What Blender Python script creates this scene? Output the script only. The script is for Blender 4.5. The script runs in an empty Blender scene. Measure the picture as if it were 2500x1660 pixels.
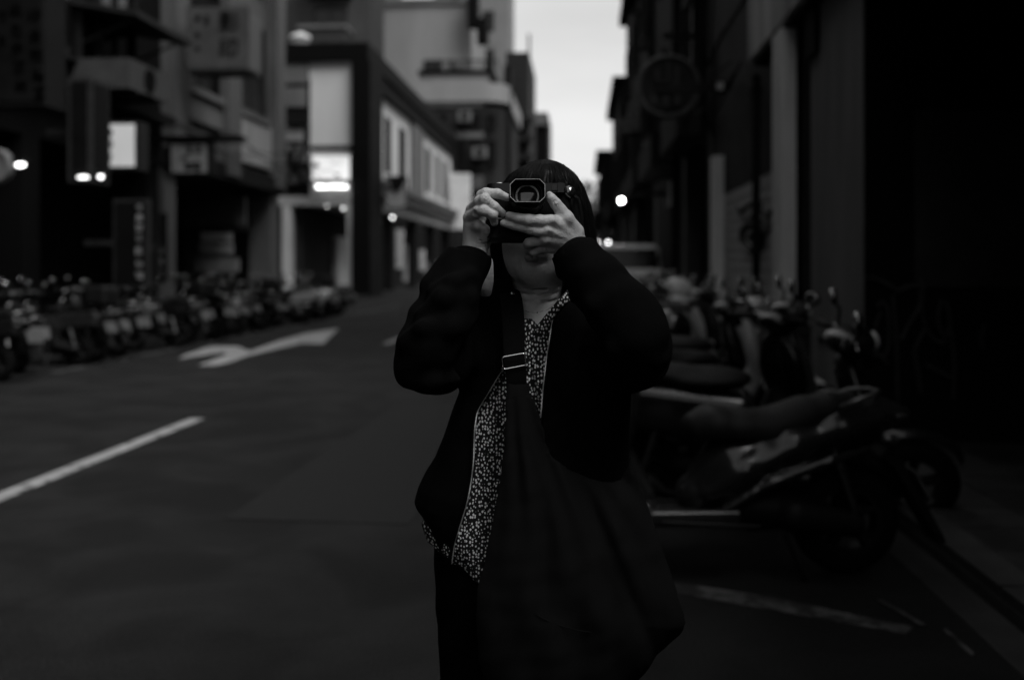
import bpy, bmesh, math, random
import numpy as np
from mathutils import Vector, Matrix
random.seed(7); rng = np.random.RandomState(11)
SC = bpy.context.scene
C = SC.collection
# ---------------------------------------------------------------- camera, sky, sun, exposure
EYE = 1.35                      # height of the lens above the road
FPX = 2431.0                    # focal length in pixels of the 2500 px wide photograph
TH = math.atan(170 / FPX)       # the camera looks 4 degrees left of the street's axis (+Y)
CT, ST = math.cos(TH), math.sin(TH)
cd = bpy.data.cameras.new('camera'); cam = bpy.data.objects.new('camera', cd); C.objects.link(cam)
cam.location = (0, 0, EYE); cam.rotation_euler = (math.pi / 2, 0, TH)
cd.lens = 35.0; cd.sensor_width = 36.0; cd.shift_y = -180 / 2500; cd.clip_start = 0.05; cd.clip_end = 3000
cd.dof.use_dof = True; cd.dof.focus_distance = 1.80; cd.dof.aperture_fstop = 2.1
SC.camera = cam
SUN_EL, SUN_AZ = math.radians(54), math.radians(128)
wd = bpy.data.worlds.new('World'); SC.world = wd; wd.use_nodes = True
nt = wd.node_tree; nt.nodes.clear()
def N(t, **k):
    n = nt.nodes.new(t)
    for a, b in k.items(): setattr(n, a, b)
    return n
sky = N('ShaderNodeTexSky', sky_type='NISHITA', sun_disc=False, sun_elevation=SUN_EL, sun_rotation=SUN_AZ)
bw = N('ShaderNodeRGBToBW'); nt.links.new(sky.outputs[0], bw.inputs[0])
sk = N('ShaderNodeMath', operation='MULTIPLY'); nt.links.new(bw.outputs[0], sk.inputs[0]); sk.inputs[1].default_value = 0.10
tc = N('ShaderNodeTexCoord'); sp = N('ShaderNodeSeparateXYZ'); nt.links.new(tc.outputs['Generated'], sp.inputs[0])
rp = N('ShaderNodeValToRGB'); nt.links.new(sp.outputs[2], rp.inputs[0])
e = rp.color_ramp.elements; e[0].position = 0.0; e[0].color = (0.86,) * 3 + (1,); e[1].position = 1.0; e[1].color = (0.60,) * 3 + (1,)
x_ = e.new(0.10); x_.color = (0.84,) * 3 + (1,); x_ = e.new(0.30); x_.color = (0.72,) * 3 + (1,)
mp = N('ShaderNodeMapping'); mp.inputs['Scale'].default_value = (1, 1, 4.5); nt.links.new(tc.outputs['Generated'], mp.inputs[0])
nz = N('ShaderNodeTexNoise'); nz.inputs['Scale'].default_value = 2.6; nz.inputs['Detail'].default_value = 5; nt.links.new(mp.outputs[0], nz.inputs[0])
mr = N('ShaderNodeMapRange'); mr.inputs[1].default_value = .3; mr.inputs[2].default_value = .7; mr.inputs[3].default_value = .87; mr.inputs[4].default_value = 1.08
nt.links.new(nz.outputs[0], mr.inputs[0])
mu = N('ShaderNodeMath', operation='MULTIPLY'); nt.links.new(rp.outputs[0], mu.inputs[0]); nt.links.new(mr.outputs[0], mu.inputs[1])
mx = N('ShaderNodeMix'); mx.inputs[0].default_value = 0.88; nt.links.new(sk.outputs[0], mx.inputs[2]); nt.links.new(mu.outputs[0], mx.inputs[3])
bg = N('ShaderNodeBackground'); nt.links.new(mx.outputs[0], bg.inputs[0]); bg.inputs[1].default_value = 0.50
wo = N('ShaderNodeOutputWorld'); nt.links.new(bg.outputs[0], wo.inputs[0])
sd = bpy.data.lights.new('sun', 'SUN'); sun = bpy.data.objects.new('sun', sd); C.objects.link(sun)
sd.energy = 1.5; sd.angle = math.radians(35); sd.color = (1, 1, 1)
dirv = Vector((math.sin(SUN_AZ) * math.cos(SUN_EL), math.cos(SUN_AZ) * math.cos(SUN_EL), math.sin(SUN_EL)))
sun.rotation_euler = dirv.to_track_quat('Z', 'Y').to_euler(); sun.location = (0, -20, 40)
vs = SC.view_settings; vs.view_transform = 'Standard'; vs.look = 'None'; vs.gamma = 1; vs.exposure = 1.15; vs.use_curve_mapping = False

# ---------------------------------------------------------------- geometry of the view (pixels of the photograph -> places in the street)
def cam2w(xc, d, z): return (xc * CT - d * ST, xc * ST + d * CT, z)
def W(px, py, d): return cam2w((px - 1250) / FPX * d, d, EYE - (py - 650) / FPX * d)
def ong(px, py, z0=0.0):
    d = (EYE - z0) * FPX / (py - 650); p = W(px, py, d); return (p[0], p[1])
def onx(px, py, x0):
    u = (px - 1250) / FPX; d = x0 / (u * CT - ST); p = W(px, py, d); return (p[1], p[2])
def ony(px, py, y0):
    u = (px - 1250) / FPX; d = y0 / (u * ST + CT); p = W(px, py, d); return (p[0], p[2])

# ---------------------------------------------------------------- materials (black and white photograph: greys only)
MATS = {}
def mat(name, v, rough=.7, var=.25, scale=6.0, bump=0.0, bscale=40.0, metal=0.0, spec=None, streak=False, coat=0.0, detail=5):
    if name in MATS: return MATS[name]
    if spec is None: spec = .22 if v > .06 else .07
    m = bpy.data.materials.new(name); m.use_nodes = True; t = m.node_tree; b = t.nodes['Principled BSDF']
    L = t.links.new
    co = t.nodes.new('ShaderNodeTexCoord'); mpp = t.nodes.new('ShaderNodeMapping'); L(co.outputs['Object'], mpp.inputs[0])
    if streak: mpp.inputs['Scale'].default_value = (1, 1, .18)
    n = t.nodes.new('ShaderNodeTexNoise'); n.inputs['Scale'].default_value = scale; n.inputs['Detail'].default_value = detail; n.inputs['Roughness'].default_value = .6
    L(mpp.outputs[0], n.inputs[0])
    r = t.nodes.new('ShaderNodeMapRange'); r.inputs[1].default_value = .3; r.inputs[2].default_value = .7
    r.inputs[3].default_value = v * (1 - var); r.inputs[4].default_value = v * (1 + var); L(n.outputs[0], r.inputs[0])
    L(r.outputs[0], b.inputs['Base Color'])
    rr = t.nodes.new('ShaderNodeMapRange'); rr.inputs[1].default_value = .3; rr.inputs[2].default_value = .7
    rr.inputs[3].default_value = max(0, rough - .08); rr.inputs[4].default_value = min(1, rough + .08); L(n.outputs[0], rr.inputs[0]); L(rr.outputs[0], b.inputs['Roughness'])
    b.inputs['Metallic'].default_value = metal; b.inputs['Specular IOR Level'].default_value = spec
    if coat: b.inputs['Coat Weight'].default_value = coat; b.inputs['Coat Roughness'].default_value = .08
    if bump:
        n2 = t.nodes.new('ShaderNodeTexNoise'); n2.inputs['Scale'].default_value = bscale; n2.inputs['Detail'].default_value = 4; L(co.outputs['Object'], n2.inputs[0])
        bp = t.nodes.new('ShaderNodeBump'); bp.inputs['Strength'].default_value = bump; bp.inputs['Distance'].default_value = .01; L(n2.outputs[0], bp.inputs['Height']); L(bp.outputs[0], b.inputs['Normal'])
    MATS[name] = m; return m
def emat(name, v, s):
    if name in MATS: return MATS[name]
    m = bpy.data.materials.new(name); m.use_nodes = True; t = m.node_tree; b = t.nodes['Principled BSDF']
    co = t.nodes.new('ShaderNodeTexCoord'); n = t.nodes.new('ShaderNodeTexNoise'); n.inputs['Scale'].default_value = 3; t.links.new(co.outputs['Object'], n.inputs[0])
    r = t.nodes.new('ShaderNodeMapRange'); r.inputs[1].default_value = .3; r.inputs[2].default_value = .7; r.inputs[3].default_value = s * .9; r.inputs[4].default_value = s * 1.1
    t.links.new(n.outputs[0], r.inputs[0]); t.links.new(r.outputs[0], b.inputs['Emission Strength'])
    b.inputs['Emission Color'].default_value = (v, v, v, 1); b.inputs['Base Color'].default_value = (.5, .5, .5, 1)
    MATS[name] = m; return m

# ---------------------------------------------------------------- mesh helpers
class MB:
    def __init__(s): s.v = []; s.f = []
    def add(s, vs_, fs):
        o = len(s.v); s.v += [tuple(p) for p in vs_]; s.f += [tuple(i + o for i in q) for q in fs]; return s
    def box(s, x0, x1, y0, y1, z0, z1):
        if x0 > x1: x0, x1 = x1, x0
        if y0 > y1: y0, y1 = y1, y0
        if z0 > z1: z0, z1 = z1, z0
        return s.add([(x0, y0, z0), (x1, y0, z0), (x1, y1, z0), (x0, y1, z0), (x0, y0, z1), (x1, y0, z1), (x1, y1, z1), (x0, y1, z1)],
                     [(0, 3, 2, 1), (4, 5, 6, 7), (0, 1, 5, 4), (1, 2, 6, 5), (2, 3, 7, 6), (3, 0, 4, 7)])
    def prism(s, poly, vec):
        n = len(poly); a = [Vector(p) for p in poly]; b = [p + Vector(vec) for p in a]
        return s.add(a + b, [tuple(range(n))[::-1], tuple(range(n, 2 * n))] + [(i, (i + 1) % n, n + (i + 1) % n, n + i) for i in range(n)])
    def tube(s, pts, r, n=8, caps=True):
        pts = [Vector(p) for p in pts]; m = len(pts); rs = r if hasattr(r, '__len__') else [r] * m
        vs_, fs = [], []; prev = None
        for i, p in enumerate(pts):
            t = (pts[min(i + 1, m - 1)] - pts[max(i - 1, 0)])
            t = t.normalized() if t.length > 1e-9 else Vector((0, 0, 1))
            u = prev if prev is not None else (Vector((0, 0, 1)) if abs(t.z) < .9 else Vector((1, 0, 0)))
            u = (u - t * u.dot(t)).normalized(); w = t.cross(u); prev = u
            for k in range(n):
                a = 2 * math.pi * k / n; vs_.append(p + (u * math.cos(a) + w * math.sin(a)) * rs[i])
        for i in range(m - 1):
            for k in range(n):
                k2 = (k + 1) % n; fs.append((i * n + k, i * n + k2, (i + 1) * n + k2, (i + 1) * n + k))
        if caps: fs.append(tuple(range(n))[::-1]); fs.append(tuple((m - 1) * n + k for k in range(n)))
        return s.add(vs_, fs)
    def lathe(s, c, ax, prof, n=20):       # prof: (distance along axis, radius)
        c = Vector(c); t = Vector(ax).normalized(); u = Vector((0, 0, 1)) if abs(t.z) < .9 else Vector((1, 0, 0)); u = (u - t * u.dot(t)).normalized(); w = t.cross(u)
        vs_, fs = [], []
        for d, r in prof:
            for k in range(n):
                a = 2 * math.pi * k / n; vs_.append(c + t * d + (u * math.cos(a) + w * math.sin(a)) * r)
        for i in range(len(prof) - 1):
            for k in range(n):
                k2 = (k + 1) % n; fs.append((i * n + k, i * n + k2, (i + 1) * n + k2, (i + 1) * n + k))
        return s.add(vs_, fs)
    def ball(s, c, r, n=10, sx=1, sy=1, sz=1):
        vs_, fs = [], []; h = n // 2 + 1
        for i in range(h + 1):
            a = math.pi * i / h
            for k in range(n):
                b = 2 * math.pi * k / n; vs_.append((c[0] + r * sx * math.sin(a) * math.cos(b), c[1] + r * sy * math.sin(a) * math.sin(b), c[2] + r * sz * math.cos(a)))
        for i in range(h):
            for k in range(n):
                k2 = (k + 1) % n; fs.append((i * n + k, (i + 1) * n + k, (i + 1) * n + k2, i * n + k2))
        return s.add(vs_, fs)
    def mesh(s, name, off=(0, 0, 0), smooth=False, m=None):
        me = bpy.data.meshes.new(name); o = Vector(off)
        me.from_pydata([tuple(Vector(p) - o) for p in s.v], [], s.f); me.update()
        if smooth: me.polygons.foreach_set('use_smooth', [True] * len(me.polygons))
        if m: me.materials.append(m)
        return me
def link(name, me, parent=None):
    o = bpy.data.objects.new(name, me); C.objects.link(o)
    if parent is not None: o.parent = parent
    return o
def tag(o, label=None, cat=None, group=None, kind=None):
    if label: o['label'] = label
    if cat: o['category'] = cat
    if group: o['group'] = group
    if kind: o['kind'] = kind
    return o
def thing(name, loc, label, cat, group=None, rz=0.0):
    o = bpy.data.objects.new(name, None); C.objects.link(o); o.location = loc; o.rotation_euler = (0, 0, rz); o.empty_display_size = .2
    return tag(o, label, cat, group)
def rootloc(o):
    l = Vector((0, 0, 0))
    while o is not None: l += Vector(o.location); o = o.parent
    return l
def part(name, mb, m, parent, smooth=False, kind=None, label=None):   # mb in world axes; parent unrotated
    o = link(name, mb.mesh(name, rootloc(parent), smooth, m), parent); return tag(o, label=label, kind=kind)
def lpart(name, mb, m, parent, smooth=False, kind=None, label=None):  # mb already in the parent's own axes
    o = link(name, mb.mesh(name, (0, 0, 0), smooth, m), parent); return tag(o, label=label, kind=kind)
def solo(name, mb, m, label=None, cat=None, group=None, kind=None, base=None, smooth=False):
    base = base if base is not None else (0, 0, 0)
    o = link(name, mb.mesh(name, base, smooth, m)); o.location = base; return tag(o, label, cat, group, kind)
def copy_tree(o, parent=None):
    c = o.copy(); C.objects.link(c)
    if parent is not None: c.parent = parent
    for ch in list(o.children): copy_tree(ch, c)
    return c

# ---------------------------------------------------------------- distance fields (organic shapes): grid, primitives, surface nets
class Field:
    def __init__(s, lo, hi, h):
        lo, hi = np.minimum(lo, hi), np.maximum(lo, hi); s.lo = np.array(lo, float); s.h = h; s.n = np.ceil((np.array(hi) - s.lo) / h).astype(int) + 1
        s.f = np.full(tuple(s.n), 1.0, np.float32)
    def sl(s, lo, hi):
        a = np.clip(np.floor((np.array(lo) - s.lo) / s.h).astype(int), 0, s.n); b = np.clip(np.ceil((np.array(hi) - s.lo) / s.h).astype(int) + 1, 0, s.n)
        return tuple(slice(i, j) for i, j in zip(a, b)), a, b
    def pts(s, a, b):
        return [(s.lo[i] + s.h * np.arange(a[i], b[i], dtype=np.float32)).astype(np.float32).reshape([-1 if j == i else 1 for j in range(3)]) for i in range(3)]
    def comb(s, lo, hi, fn, k, op='u'):
        m = k + 3 * s.h; q, a, b = s.sl(np.array(lo) - m, np.array(hi) + m)
        if (b <= a).any(): return s
        X, Y, Z = s.pts(a, b); d = fn(X, Y, Z).astype(np.float32); o = s.f[q]
        if op == 'u':
            if k > 0: hh = np.maximum(k - np.abs(o - d), 0) / k; s.f[q] = np.minimum(o, d) - hh * hh * k * .25
            else: s.f[q] = np.minimum(o, d)
        else:
            d = -d
            if k > 0: hh = np.maximum(k - np.abs(o - d), 0) / k; s.f[q] = np.maximum(o, d) + hh * hh * k * .25
            else: s.f[q] = np.maximum(o, d)
        return s
    def cap(s, a, b, ra, rb=None, k=.005, op='u'):
        a = np.array(a, float); b = np.array(b, float); rb = ra if rb is None else rb; R = max(ra, rb); ab = b - a; L2 = float(ab @ ab) + 1e-12
        def fn(X, Y, Z):
            t = np.clip(((X - a[0]) * ab[0] + (Y - a[1]) * ab[1] + (Z - a[2]) * ab[2]) / L2, 0, 1)
            return np.sqrt((X - a[0] - t * ab[0]) ** 2 + (Y - a[1] - t * ab[1]) ** 2 + (Z - a[2] - t * ab[2]) ** 2) - (ra + (rb - ra) * t)
        return s.comb(np.minimum(a, b) - R, np.maximum(a, b) + R, fn, k, op)
    def chain(s, pts, k=.005):
        for p, q in zip(pts[:-1], pts[1:]): s.cap(p[:3], q[:3], p[3], q[3], k)
        return s
    def ell(s, c, r, k=.005, op='u', rot=None):
        c = np.array(c, float); r = np.array(r, float); R = np.array(rot) if rot is not None else None
        def fn(X, Y, Z):
            x, y, z = X - c[0], Y - c[1], Z - c[2]
            if R is not None: x, y, z = (R[0][0] * x + R[1][0] * y + R[2][0] * z, R[0][1] * x + R[1][1] * y + R[2][1] * z, R[0][2] * x + R[1][2] * y + R[2][2] * z)
            k0 = np.sqrt((x / r[0]) ** 2 + (y / r[1]) ** 2 + (z / r[2]) ** 2); k1 = np.sqrt((x / r[0] ** 2) ** 2 + (y / r[1] ** 2) ** 2 + (z / r[2] ** 2) ** 2) + 1e-9
            return k0 * (k0 - 1) / k1
        m = max(r); return s.comb(c - (m if R is not None else r), c + (m if R is not None else r), fn, k, op)
    def box(s, c, hs, rad=.01, k=.005, op='u', rot=None):
        c = np.array(c, float); hs = np.array(hs, float); R = np.array(rot) if rot is not None else None
        def fn(X, Y, Z):
            x, y, z = X - c[0] + 0 * Y + 0 * Z, Y - c[1] + 0 * X + 0 * Z, Z - c[2] + 0 * X + 0 * Y
            if R is not None: x, y, z = (R[0][0] * x + R[1][0] * y + R[2][0] * z, R[0][1] * x + R[1][1] * y + R[2][1] * z, R[0][2] * x + R[1][2] * y + R[2][2] * z)
            a, b_, c_ = np.abs(x) - hs[0] + rad, np.abs(y) - hs[1] + rad, np.abs(z) - hs[2] + rad
            return np.sqrt(np.maximum(a, 0) ** 2 + np.maximum(b_, 0) ** 2 + np.maximum(c_, 0) ** 2) + np.minimum(np.maximum(a, np.maximum(b_, c_)), 0) - rad
        m = np.linalg.norm(hs) if R is not None else hs
        return s.comb(c - m, c + m, fn, k, op)
    def loft(s, zs, cx, cy, a, b, k=.01, op='u', p=2.0):   # stack of super-ellipses along z
        zs = np.array(zs, float); o = np.argsort(zs); zs = zs[o]; cx, cy, a, b = [np.array(v, float)[o] for v in (cx, cy, a, b)]
        def fn(X, Y, Z):
            A, B, CX, CY = [np.interp(Z, zs, v).astype(np.float32) for v in (a, b, cx, cy)]
            q = (np.abs((X - CX) / A) ** p + np.abs((Y - CY) / B) ** p) ** (1 / p); d = (q - 1) * np.minimum(A, B)
            return np.maximum(d, np.maximum(zs[0] - Z, Z - zs[-1]))
        return s.comb((min(cx - a), min(cy - b), zs[0]), (max(cx + a), max(cy + b), zs[-1]), fn, k, op)
    def all(s):
        return s.pts(np.zeros(3, int), s.n)
    def nets(s):
        f = s.f; ins = f < 0; n = f.shape
        cell = np.zeros((n[0] - 1, n[1] - 1, n[2] - 1), np.uint8)
        for dx in (0, 1):
            for dy in (0, 1):
                for dz in (0, 1): cell += ins[dx:n[0] - 1 + dx, dy:n[1] - 1 + dy, dz:n[2] - 1 + dz]
        act = (cell > 0) & (cell < 8); idx = np.full(act.shape, -1, np.int64); I = np.argwhere(act); idx[act] = np.arange(len(I))
        acc = np.zeros((len(I), 3)); cnt = np.zeros(len(I))
        cor = [(0, 0, 0), (1, 0, 0), (0, 1, 0), (1, 1, 0), (0, 0, 1), (1, 0, 1), (0, 1, 1), (1, 1, 1)]
        vals = [f[I[:, 0] + c[0], I[:, 1] + c[1], I[:, 2] + c[2]] for c in cor]
        for a, b in ((0, 1), (2, 3), (4, 5), (6, 7), (0, 2), (1, 3), (4, 6), (5, 7), (0, 4), (1, 5), (2, 6), (3, 7)):
            va, vb = vals[a], vals[b]; m = (va < 0) != (vb < 0); t = np.where(m, va / np.where(m, va - vb, 1), 0)
            pa, pb = np.array(cor[a]), np.array(cor[b]); acc += np.where(m[:, None], pa + (pb - pa) * t[:, None], 0); cnt += m
        V = (I + acc / np.maximum(cnt, 1)[:, None]) * s.h + s.lo
        F = []
        for ax in range(3):
            u, v = (ax + 1) % 3, (ax + 2) % 3
            s0 = [slice(None)] * 3; s1 = [slice(None)] * 3; s0[ax] = slice(0, n[ax] - 1); s1[ax] = slice(1, n[ax])
            for d in (u, v): s0[d] = slice(1, n[d] - 1); s1[d] = slice(1, n[d] - 1)
            A, B = ins[tuple(s0)], ins[tuple(s1)]; off = np.zeros(3, int); off[u] = 1; off[v] = 1
            for cond, flip in ((A & ~B, False), (~A & B, True)):
                E = np.argwhere(cond) + off; q = []
                for du, dv in ((-1, -1), (0, -1), (0, 0), (-1, 0)):
                    c = E.copy(); c[:, u] += du; c[:, v] += dv; q.append(idx[c[:, 0], c[:, 1], c[:, 2]])
                q = np.stack(q, 1); F.append(q[:, ::-1] if flip else q)
        return V, np.concatenate(F)
def npmesh(name, VF, m=None, off=(0, 0, 0), smooth=True):
    if isinstance(VF, tuple): VF = [VF]
    Vs, Fs, o = [], [], 0
    for V, F in VF: Vs.append(V); Fs.append(F + o); o += len(V)
    V = np.concatenate(Vs) - np.array(off); F = np.concatenate(Fs)
    me = bpy.data.meshes.new(name); me.vertices.add(len(V)); me.vertices.foreach_set('co', V.astype(np.float32).ravel())
    me.loops.add(F.size); me.loops.foreach_set('vertex_index', F.astype(np.int32).ravel())
    me.polygons.add(len(F)); me.polygons.foreach_set('loop_start', np.arange(0, F.size, 4, dtype=np.int32)); me.polygons.foreach_set('loop_total', np.full(len(F), 4, np.int32))
    me.polygons.foreach_set('use_smooth', np.full(len(F), smooth)); me.update(calc_edges=True); me.validate()
    if m: me.materials.append(m)
    return me
def relax(VF, it=2):
    V, F = VF; V = V.copy()
    for _ in range(it):
        S = np.zeros_like(V); c = np.zeros(len(V))
        for a, b in ((0, 1), (1, 2), (2, 3), (3, 0)):
            for p, q in ((a, b), (b, a)):
                S += np.stack([np.bincount(F[:, p], V[F[:, q], i], len(V)) for i in range(3)], 1); c += np.bincount(F[:, p], minlength=len(V))
        V = V * .4 + .6 * S / np.maximum(c, 1)[:, None]
    return V, F
def waves(X, Y, Z, seed, n, lmin, lmax):
    r = np.random.RandomState(seed); o = 0
    for i in range(n):
        d = r.normal(size=3); d /= np.linalg.norm(d); lam = lmin * (lmax / lmin) ** r.rand(); w = 2 * math.pi / lam
        ph = r.rand() * 6.28; e2 = r.normal(size=3); e2 /= np.linalg.norm(e2)
        o = o + (lam / lmax) * np.sin(w * (d[0] * X + d[1] * Y + d[2] * Z) + ph + 1.3 * np.sin(.45 * w * (e2[0] * X + e2[1] * Y + e2[2] * Z)))
    return o / math.sqrt(n)
# ================================================================ the woman photographing the photographer
FX, FY = 0.032, 1.96
def P(px, py, d): return np.array([(px - 1250) / FPX * d - FX, d - FY, EYE - (py - 650) / FPX * d])
def PR(px, py, d, r): return (*P(px, py, d), r)
def zpy(py, d=1.90): return EYE - (py - 650) / FPX * d
def xpx(px, d=1.90): return (px - 1250) / FPX * d - FX
PLOC = cam2w(FX, FY, 0)
def dots_mat():
    m = bpy.data.materials.new('dotted_blouse_cloth'); m.use_nodes = True; t = m.node_tree; b = t.nodes['Principled BSDF']; L = t.links.new
    co = t.nodes.new('ShaderNodeTexCoord'); mp_ = t.nodes.new('ShaderNodeMapping'); mp_.inputs['Scale'].default_value = (180, 0, 138); L(co.outputs['Object'], mp_.inputs[0])
    nn = t.nodes.new('ShaderNodeTexNoise'); nn.inputs['Scale'].default_value = 1.2; L(mp_.outputs[0], nn.inputs[0])
    ad = t.nodes.new('ShaderNodeVectorMath'); ad.operation = 'MULTIPLY_ADD'; ad.inputs[1].default_value = (.55, .55, .55); L(nn.outputs[1], ad.inputs[0]); L(mp_.outputs[0], ad.inputs[2])
    v = t.nodes.new('ShaderNodeTexVoronoi'); v.inputs['Scale'].default_value = 1.0; v.inputs['Randomness'].default_value = .68; L(ad.outputs[0], v.inputs['Vector'])
    bwn = t.nodes.new('ShaderNodeRGBToBW'); L(v.outputs['Color'], bwn.inputs[0])
    th = t.nodes.new('ShaderNodeMapRange'); th.inputs[3].default_value = .22; th.inputs[4].default_value = .47; L(bwn.outputs[0], th.inputs[0])
    su = t.nodes.new('ShaderNodeMath'); su.operation = 'SUBTRACT'; L(th.outputs[0], su.inputs[0]); L(v.outputs['Distance'], su.inputs[1])
    st = t.nodes.new('ShaderNodeMapRange'); st.inputs[1].default_value = -.02; st.inputs[2].default_value = .05; L(su.outputs[0], st.inputs[0])
    mxx = t.nodes.new('ShaderNodeMapRange'); mxx.inputs[3].default_value = .010; mxx.inputs[4].default_value = .80; L(st.outputs[0], mxx.inputs[0])
    L(mxx.outputs[0], b.inputs['Base Color']); b.inputs['Roughness'].default_value = .8; b.inputs['Specular IOR Level'].default_value = .2
    return m
def skin_mat():
    m = mat('skin', .52, .46, .10, 60, .35, 420, spec=.45); b = m.node_tree.nodes['Principled BSDF']
    b.inputs['Subsurface Weight'].default_value = .0
    t = m.node_tree; n = [x for x in t.nodes if x.type == 'BUMP'][0]; n.inputs['Distance'].default_value = .0016
    v = t.nodes.new('ShaderNodeTexNoise'); v.inputs['Scale'].default_value = 150; v.inputs['Detail'].default_value = 6; v.inputs['Distortion'].default_value = 1.5
    co = [x for x in t.nodes if x.type == 'TEX_COORD'][0]; t.links.new(co.outputs['Object'], v.inputs[0])
    bp = t.nodes.new('ShaderNodeBump'); bp.inputs['Strength'].default_value = .45; bp.inputs['Distance'].default_value = .0035
    t.links.new(v.outputs[0], bp.inputs['Height']); t.links.new(n.outputs[0], bp.inputs['Normal']); t.links.new(bp.outputs[0], b.inputs['Normal'])
    return m
SKIN = skin_mat(); DOTS = dots_mat()
JACKET = mat('black_jersey', .0038, .9, .35, 30, .5, 900, spec=.05)
PANTS = mat('black_trouser_cloth', .0022, .9, .3, 30, .4, 700, spec=.03)
BAGM = mat('dark_canvas', .0085, .85, .15, 14, .5, 1200, spec=.08)
HAIRM = mat('black_hair', .006, .45, .6, 220, .0, 10, spec=.10)
# ---- torso sections shared by body, blouse and jacket (rows: photo row, left column, right column, front distance, back distance)
TS = np.array([(700, 1228, 1402, 1.905, 2.06), (730, 1190, 1440, 1.885, 2.09), (760, 1135, 1480, 1.868, 2.11), (800, 1112, 1512, 1.852, 2.125), (900, 1114, 1540, 1.838, 2.13),
               (960, 1120, 1548, 1.832, 2.12), (1030, 1093, 1545, 1.830, 2.11), (1130, 1056, 1545, 1.828, 2.11), (1210, 1012, 1548, 1.83, 2.12), (1245, 1004, 1555, 1.832, 2.125), (1290, 1020, 1555, 1.835, 2.13), (1420, 1062, 1550, 1.84, 2.13)], float)
tz = zpy(TS[:, 0]); tL = xpx(TS[:, 1]); tR = xpx(TS[:, 2]); tF = TS[:, 3] - FY; tB = TS[:, 4] - FY
def torso(fld, shrink, k=.01, front=0.0, p=2.3, sel=None):
    fld.loft(tz, (tL + tR) / 2, (tF + tB) / 2 + front, (tR - tL) / 2 - shrink, (tB - tF) / 2 - shrink, k, p=p); return fld
# edges of the open jacket front (photo row -> column)
zl = np.array([(690, 1245), (730, 1272), (760, 1281), (820, 1281), (900, 1226), (950, 1197), (1004, 1163), (1063, 1156), (1122, 1156), (1204, 1145), (1267, 1127), (1326, 1108), (1391, 1099), (1600, 1080)], float)
zr = np.array([(690, 1398), (712, 1382), (772, 1352), (841, 1340), (887, 1333), (956, 1325), (1017, 1320), (1100, 1312), (1600, 1290)], float)
def smooth_edge(q):
    g = np.arange(q[0, 0], q[-1, 0], 6.0); v = np.interp(g, q[:, 0], q[:, 1]); k = np.exp(-np.linspace(-2, 2, 13) ** 2); k /= k.sum()
    return np.stack([g, np.convolve(np.pad(v, 6, 'edge'), k, 'valid')], 1)
zl, zr = smooth_edge(zl), smooth_edge(zr)
zlz, zlx = zpy(zl[:, 0], 1.85)[::-1], xpx(zl[:, 1], 1.85)[::-1]; zrz, zrx = zpy(zr[:, 0], 1.85)[::-1], xpx(zr[:, 1], 1.85)[::-1]
SLR = [PR(1478, 802, 1.965, .072), PR(1530, 860, 1.84, .070), PR(1572, 852, 1.735, .046), PR(1552, 808, 1.722, .052), PR(1505, 748, 1.738, .050), PR(1455, 690, 1.765, .046), PR(1414, 630, 1.793, .0400), PR(1393, 603, 1.806, .0365)]
SLL = [PR(1124, 812, 1.97, .072), PR(1062, 875, 1.85, .068), PR(1030, 882, 1.745, .046), PR(1042, 840, 1.742, .050), PR(1080, 775, 1.758, .052), PR(1104, 715, 1.772, .047), PR(1128, 665, 1.787, .0385), PR(1146, 632, 1.797, .0345), PR(1150, 618, 1.801, .0335)]
FOLDS = [[(1062, 712, 1.735, .010), (1100, 690, 1.722, .008), (1150, 668, 1.745, .005)], [(1030, 765, 1.725, .008), (1080, 728, 1.708, .010), (1150, 725, 1.745, .006)], [(985, 835, 1.72, .010), (1030, 800, 1.69, .008), (1100, 800, 1.71, .010), (1160, 770, 1.79, .006)], [(990, 905, 1.74, .010), (1050, 930, 1.72, .010), (1110, 925, 1.76, .008)],
         [(1370, 668, 1.80, .006), (1430, 668, 1.735, .007), (1500, 672, 1.745, .006)], [(1400, 730, 1.82, .006), (1450, 745, 1.71, .008), (1540, 730, 1.72, .008)], [(1440, 850, 1.85, .006), (1500, 850, 1.70, .009), (1590, 800, 1.70, .008)], [(1540, 800, 1.70, .014), (1585, 828, 1.715, .018), (1606, 842, 1.74, .016)], [(1440, 622, 1.80, .010), (1478, 654, 1.77, .014), (1500, 672, 1.755, .012), (1530, 700, 1.745, .010)], [(1560, 900, 1.78, .014), (1590, 880, 1.74, .016), (1606, 850, 1.74, .014)],
         [(1480, 960, 1.86, .006), (1540, 930, 1.80, .010), (1600, 890, 1.735, .010)]]
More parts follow.
